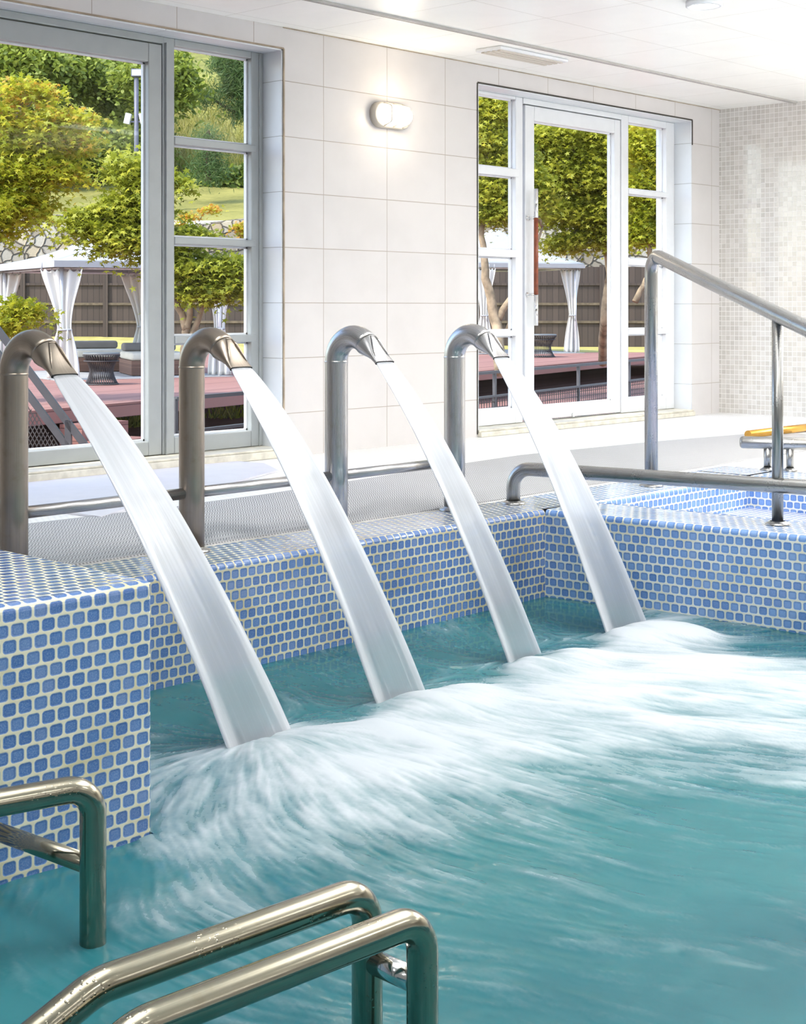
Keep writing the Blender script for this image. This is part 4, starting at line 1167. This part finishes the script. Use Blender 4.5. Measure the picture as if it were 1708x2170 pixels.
tree('maple_tree', Zp(1440, 800, ZD), [(1360, 300, 40, 50), (1400, 330, 50, 60), (1360, 400, 45, 45), (1410, 430, 60, 50), (1360, 470, 40, 30), (1350, 500, 30, 22), (1440, 380, 50, 60), (1390, 500, 40, 22)],
     26.5, 15000, .056, 'maple_yellow', 'yellow-green maple filling the narrow window right of the far door', [[None, (1420, 700), (1380, 570), (1370, 470)], [(1345, 640), (1375, 580), (1382, 520)]], r0=.10, tbias=-.05)
# trees on the slope behind
BG = [(40, 150, 95, 80, 56, 'mid green leafy tree behind the maple at the left edge of the near door'),
      (150, 160, 80, 70, 58, 'bushy green tree left of the lamp post'),
      (240, 190, 75, 80, 60, 'tall dark green tree directly behind the lamp post'),
      (330, 160, 80, 75, 57, 'pale green tree partly behind the near mullion'),
      (100, 290, 90, 50, 55, 'shaded green shrubby tree low behind the left maple'),
      (225, 310, 70, 55, 57, 'dark undergrowth tree at the foot of the lamp post'),
      (300, 280, 50, 70, 59, 'narrow green tree right of the lamp post'),
      (1010, 250, 90, 70, 56, 'dark green tree behind the forked maple'),
      (1150, 230, 90, 60, 58, 'green tree above the far door behind the big maple'),
      (1290, 240, 90, 60, 60, 'green tree behind the big maple, right of its trunk'),
      (1400, 280, 80, 60, 57, 'green tree behind the narrow window right of the far door'),
      (1130, 400, 120, 60, 55, 'low green tree behind the far door handle'),
      (1330, 420, 120, 60, 55, 'low green tree on the bank behind the yellow-green maple')]
for bx, by, bw, bh, d, lab in BG:
    blobs = [(bx+random.uniform(-.5, .5)*bw, by+random.uniform(-.55, .55)*bh, bw*random.uniform(.42, .62), bh*random.uniform(.38, .55)) for _ in range(7)]
    zb = 5.6 if d < 58 else 6.0
    base = D(bx, 400, d); base.z = zb-.3
    tree('leafy_tree', base, blobs, d, 12000, .105, 'tree_green', lab, [[None, (bx+random.uniform(-8, 8), by+bh*.4), (bx, by)]], shape=OVAL, bark='dark_bark', sub=16, spread=.42, flat=.25, depthf=.7, group='trees on the slope', r0=.2, squash=.4)
# pines in the upper right of the near side window
def pine(base, blobs, d, n, lab, trunk, size=.16):
    return tree('pine_tree', base, blobs, d, n, size, 'pine_green', lab, trunk, shape=NEEDLE, bark='dark_bark', sub=26, spread=.20, squash=1.0, flat=0.0, depthf=.6, group='pines on the slope', r0=.12)
pine(D(560, 330, 60), [(500, 150, 40, 30), (470, 130, 30, 20), (520, 190, 30, 30), (480, 190, 25, 15), (530, 130, 40, 30), (510, 230, 30, 18), (430, 200, 35, 12)], 60, 9000, 'blue-green pine in the top corner of the near side window', [[None, (540, 250), (500, 180)], [(500, 240), (450, 210), (420, 200)]])
pine(D(440, 385, 50), [(440, 280, 14, 12), (428, 300, 18, 10), (455, 302, 18, 10), (440, 325, 26, 10), (425, 345, 24, 10), (462, 350, 30, 10), (440, 365, 34, 9)], 50, 3200, 'small young pine sapling on the grassy slope in the near side window', [[None, (440, 340), (440, 275)]], .12)
sh = tree('garden_shrub', D(510, 400, 56), [(505, 375, 35, 22), (470, 385, 30, 14), (540, 370, 40, 28), (400, 385, 40, 20)], 56, 3000, .12, 'tree_green', 'dark shrub at the top of the grass bank in the near side window', [], shape=OVAL, sub=16, spread=.3, flat=.2, cat='shrub', tbias=-.35)
tree('garden_shrub', D(395, 500, 45), [(385, 480, 22, 14), (405, 455, 16, 8), (450, 440, 20, 7), (385, 495, 20, 10)], 44.8, 900, .07, 'maple_yellow', 'small yellow shrub before the stone wall, beside the near mullion', [[None, (390, 460)], [(420, 470), (445, 430)]], sub=10, spread=.15, r0=.03, tbias=.2, cat='shrub')
tree('garden_shrub', D(515, 500, 45), [(515, 480, 16, 14), (525, 495, 14, 10)], 44.8, 600, .07, 'maple_yellow', 'small yellow shrub before the stone wall, beside the white jamb', [[None, (515, 470)]], sub=10, spread=.15, r0=.03, tbias=.25, cat='shrub')
# grass: tall straw grass on the slope, tufts by the deck
def grass(name, fn, n, h, label, mat='grass_blade'):
    P = fn(n); o0 = thing('tmp', (0, 0, 0), 'x', 'x')
    up = np.zeros((n, 3))
    a = rng.standard_normal((n, 3))*.5; a[:, 2] = 1; a /= np.linalg.norm(a, axis=1)[:, None]
    s = rng.standard_normal((n, 3)); s[:, 2] = 0; s /= np.linalg.norm(s, axis=1)[:, None]
    hh = h*rng.uniform(.6, 1.3, n)[:, None]; w = h*.05
    V = np.stack([P-s*w, P+s*w, P+a*hh*.6+s*w*.6, P+a*hh+np.array([0, 0, -.05*h])], 1)
    me = bpy.data.meshes.new(name); k = 4
    me.vertices.add(n*k); me.vertices.foreach_set('co', V.reshape(-1, 3).ravel())
    me.loops.add(n*k); me.loops.foreach_set('vertex_index', np.arange(n*k))
    me.polygons.add(n); me.polygons.foreach_set('loop_start', np.arange(n)*k); me.update(calc_edges=True)
    at = me.attributes.new('tint', 'FLOAT', 'POINT'); at.data.foreach_set('value', np.repeat(rng.uniform(0, 1, n), k).astype(np.float32))
    me.materials.append(MAT[mat]); o = bpy.data.objects.new(name, me); col.objects.link(o)
    bpy.data.objects.remove(o0)
    return tag(o, label, 'grass', None, 'stuff')
def slope_pts(n):
    px = rng.uniform(330, 620, n); d = rng.uniform(58.2, 70, n)
    z = np.interp(d, [58, 62, 70, 80], [5.85, 7.6, 11.5, 17])-.05
    l = (px-CX)*d/FPX
    return np.stack([FX*d+RX*l, FY*d+RY*l, z], 1)
grass('tall_grass', slope_pts, 9000, .6, 'tall straw coloured grass on the slope below the pine')
def tuft(cx_, cy_, n_):
    def f(n):
        c_ = Zp(cx_, cy_, ZL); q = rng.standard_normal((n, 2))*.16
        return np.stack([c_.x+q[:, 0], c_.y+q[:, 1], np.full(n, ZL)], 1)
    return f
grass('grass_tuft', tuft(270, 903, 0), 160, .34, 'green grass tuft growing below the red deck, in the near door', 'maple_green')
grass('grass_tuft', tuft(485, 885, 0), 140, .30, 'green grass tuft below the red deck, in the near side window', 'maple_green')

# ------------------------------------------------------------------ light
w = bpy.data.worlds.new('world'); sc.world = w; w.use_nodes = True
nt = w.node_tree; nt.nodes.clear()
sky = nt.nodes.new('ShaderNodeTexSky'); sky.sky_type = 'NISHITA'; sky.sun_disc = False
sun_dir = Vector((-.6, .10, .0))      # towards the sun, seen from above
az = math.atan2(sun_dir.x, sun_dir.y)
sky.sun_elevation = math.radians(54); sky.sun_rotation = az; sky.air_density = 1.0; sky.dust_density = 1.5
bg = nt.nodes.new('ShaderNodeBackground'); bg.inputs[1].default_value = .62
ow = nt.nodes.new('ShaderNodeOutputWorld'); nt.links.new(sky.outputs[0], bg.inputs[0]); nt.links.new(bg.outputs[0], ow.inputs[0])
def light(name, typ, loc, energy, color=(1, 1, 1), rot=(0, 0, 0), **kw):
    l = bpy.data.lights.new(name, typ); l.energy = energy; l.color = color
    for k, v_ in kw.items(): setattr(l, k, v_)
    o = bpy.data.objects.new(name, l); o.location = loc; o.rotation_euler = rot; col.objects.link(o); return o
el = math.radians(54)
dirv = Vector((math.sin(az)*math.cos(el), math.cos(az)*math.cos(el), math.sin(el)))
s = light('sun', 'SUN', (0, 0, 20), 4.0, (1, .95, .86), angle=.009); s.rotation_euler = dirv.to_track_quat('Z', 'Y').to_euler()
for x in (-1.5, 1.6, 4.7, 8.2):
    for y in (-4.5, -1.2, 2.1):
        light('ceiling_lamp', 'AREA', (x, y, ZC-.03), 15, (1, .985, .96), shape='RECTANGLE', size=1.3, size_y=.28)
for x, y, e_ in ((1.5, 2.0, 56), (4.2, 1.2, 72), (8.5, 1.0, 140), (5.4, 2.6, 62), (9.7, 2.8, 200)):  # added up-facing lights out of view, they brighten the ceiling
    light('ceiling_fill', 'AREA', (x, y, 2.1), e_, (1, .985, .96), (PI, 0, 0), shape='DISK', size=1.7)
for p_, q_, e_ in (((4.6, 2.6, 2.5), (7.2, 5.7, 0), 230), ((5.4, 2.4, 2.5), (9.4, 5.3, 0), 330), ((2.4, 3.2, 2.5), (4.4, 5.6, 0), 220)):  # added spots out of view, they brighten the deck by the windows
    o = light('deck_fill', 'SPOT', p_, e_, (1, .99, .97), spot_size=math.radians(62), spot_blend=1.0, shadow_soft_size=.12)
    o.rotation_euler = (Vector(p_)-Vector(q_)).to_track_quat('Z', 'Y').to_euler()
c = Yp(823, 246, YW)
light('wall_lamp_light', 'POINT', (c.x, YW-.17, c.z), 3.5, (1, .78, .5), shadow_soft_size=.06)

# ------------------------------------------------------------------ view
sc.view_settings.view_transform = 'Standard'; sc.view_settings.look = 'None'
sc.view_settings.gamma = 1; sc.view_settings.exposure = 0; sc.view_settings.use_curve_mapping = False
cy = sc.cycles
cy.use_denoising = True; cy.max_bounces = 8; cy.diffuse_bounces = 4; cy.glossy_bounces = 4; cy.transparent_max_bounces = 24
cy.sample_clamp_indirect = 8; cy.caustics_reflective = False; cy.caustics_refractive = False
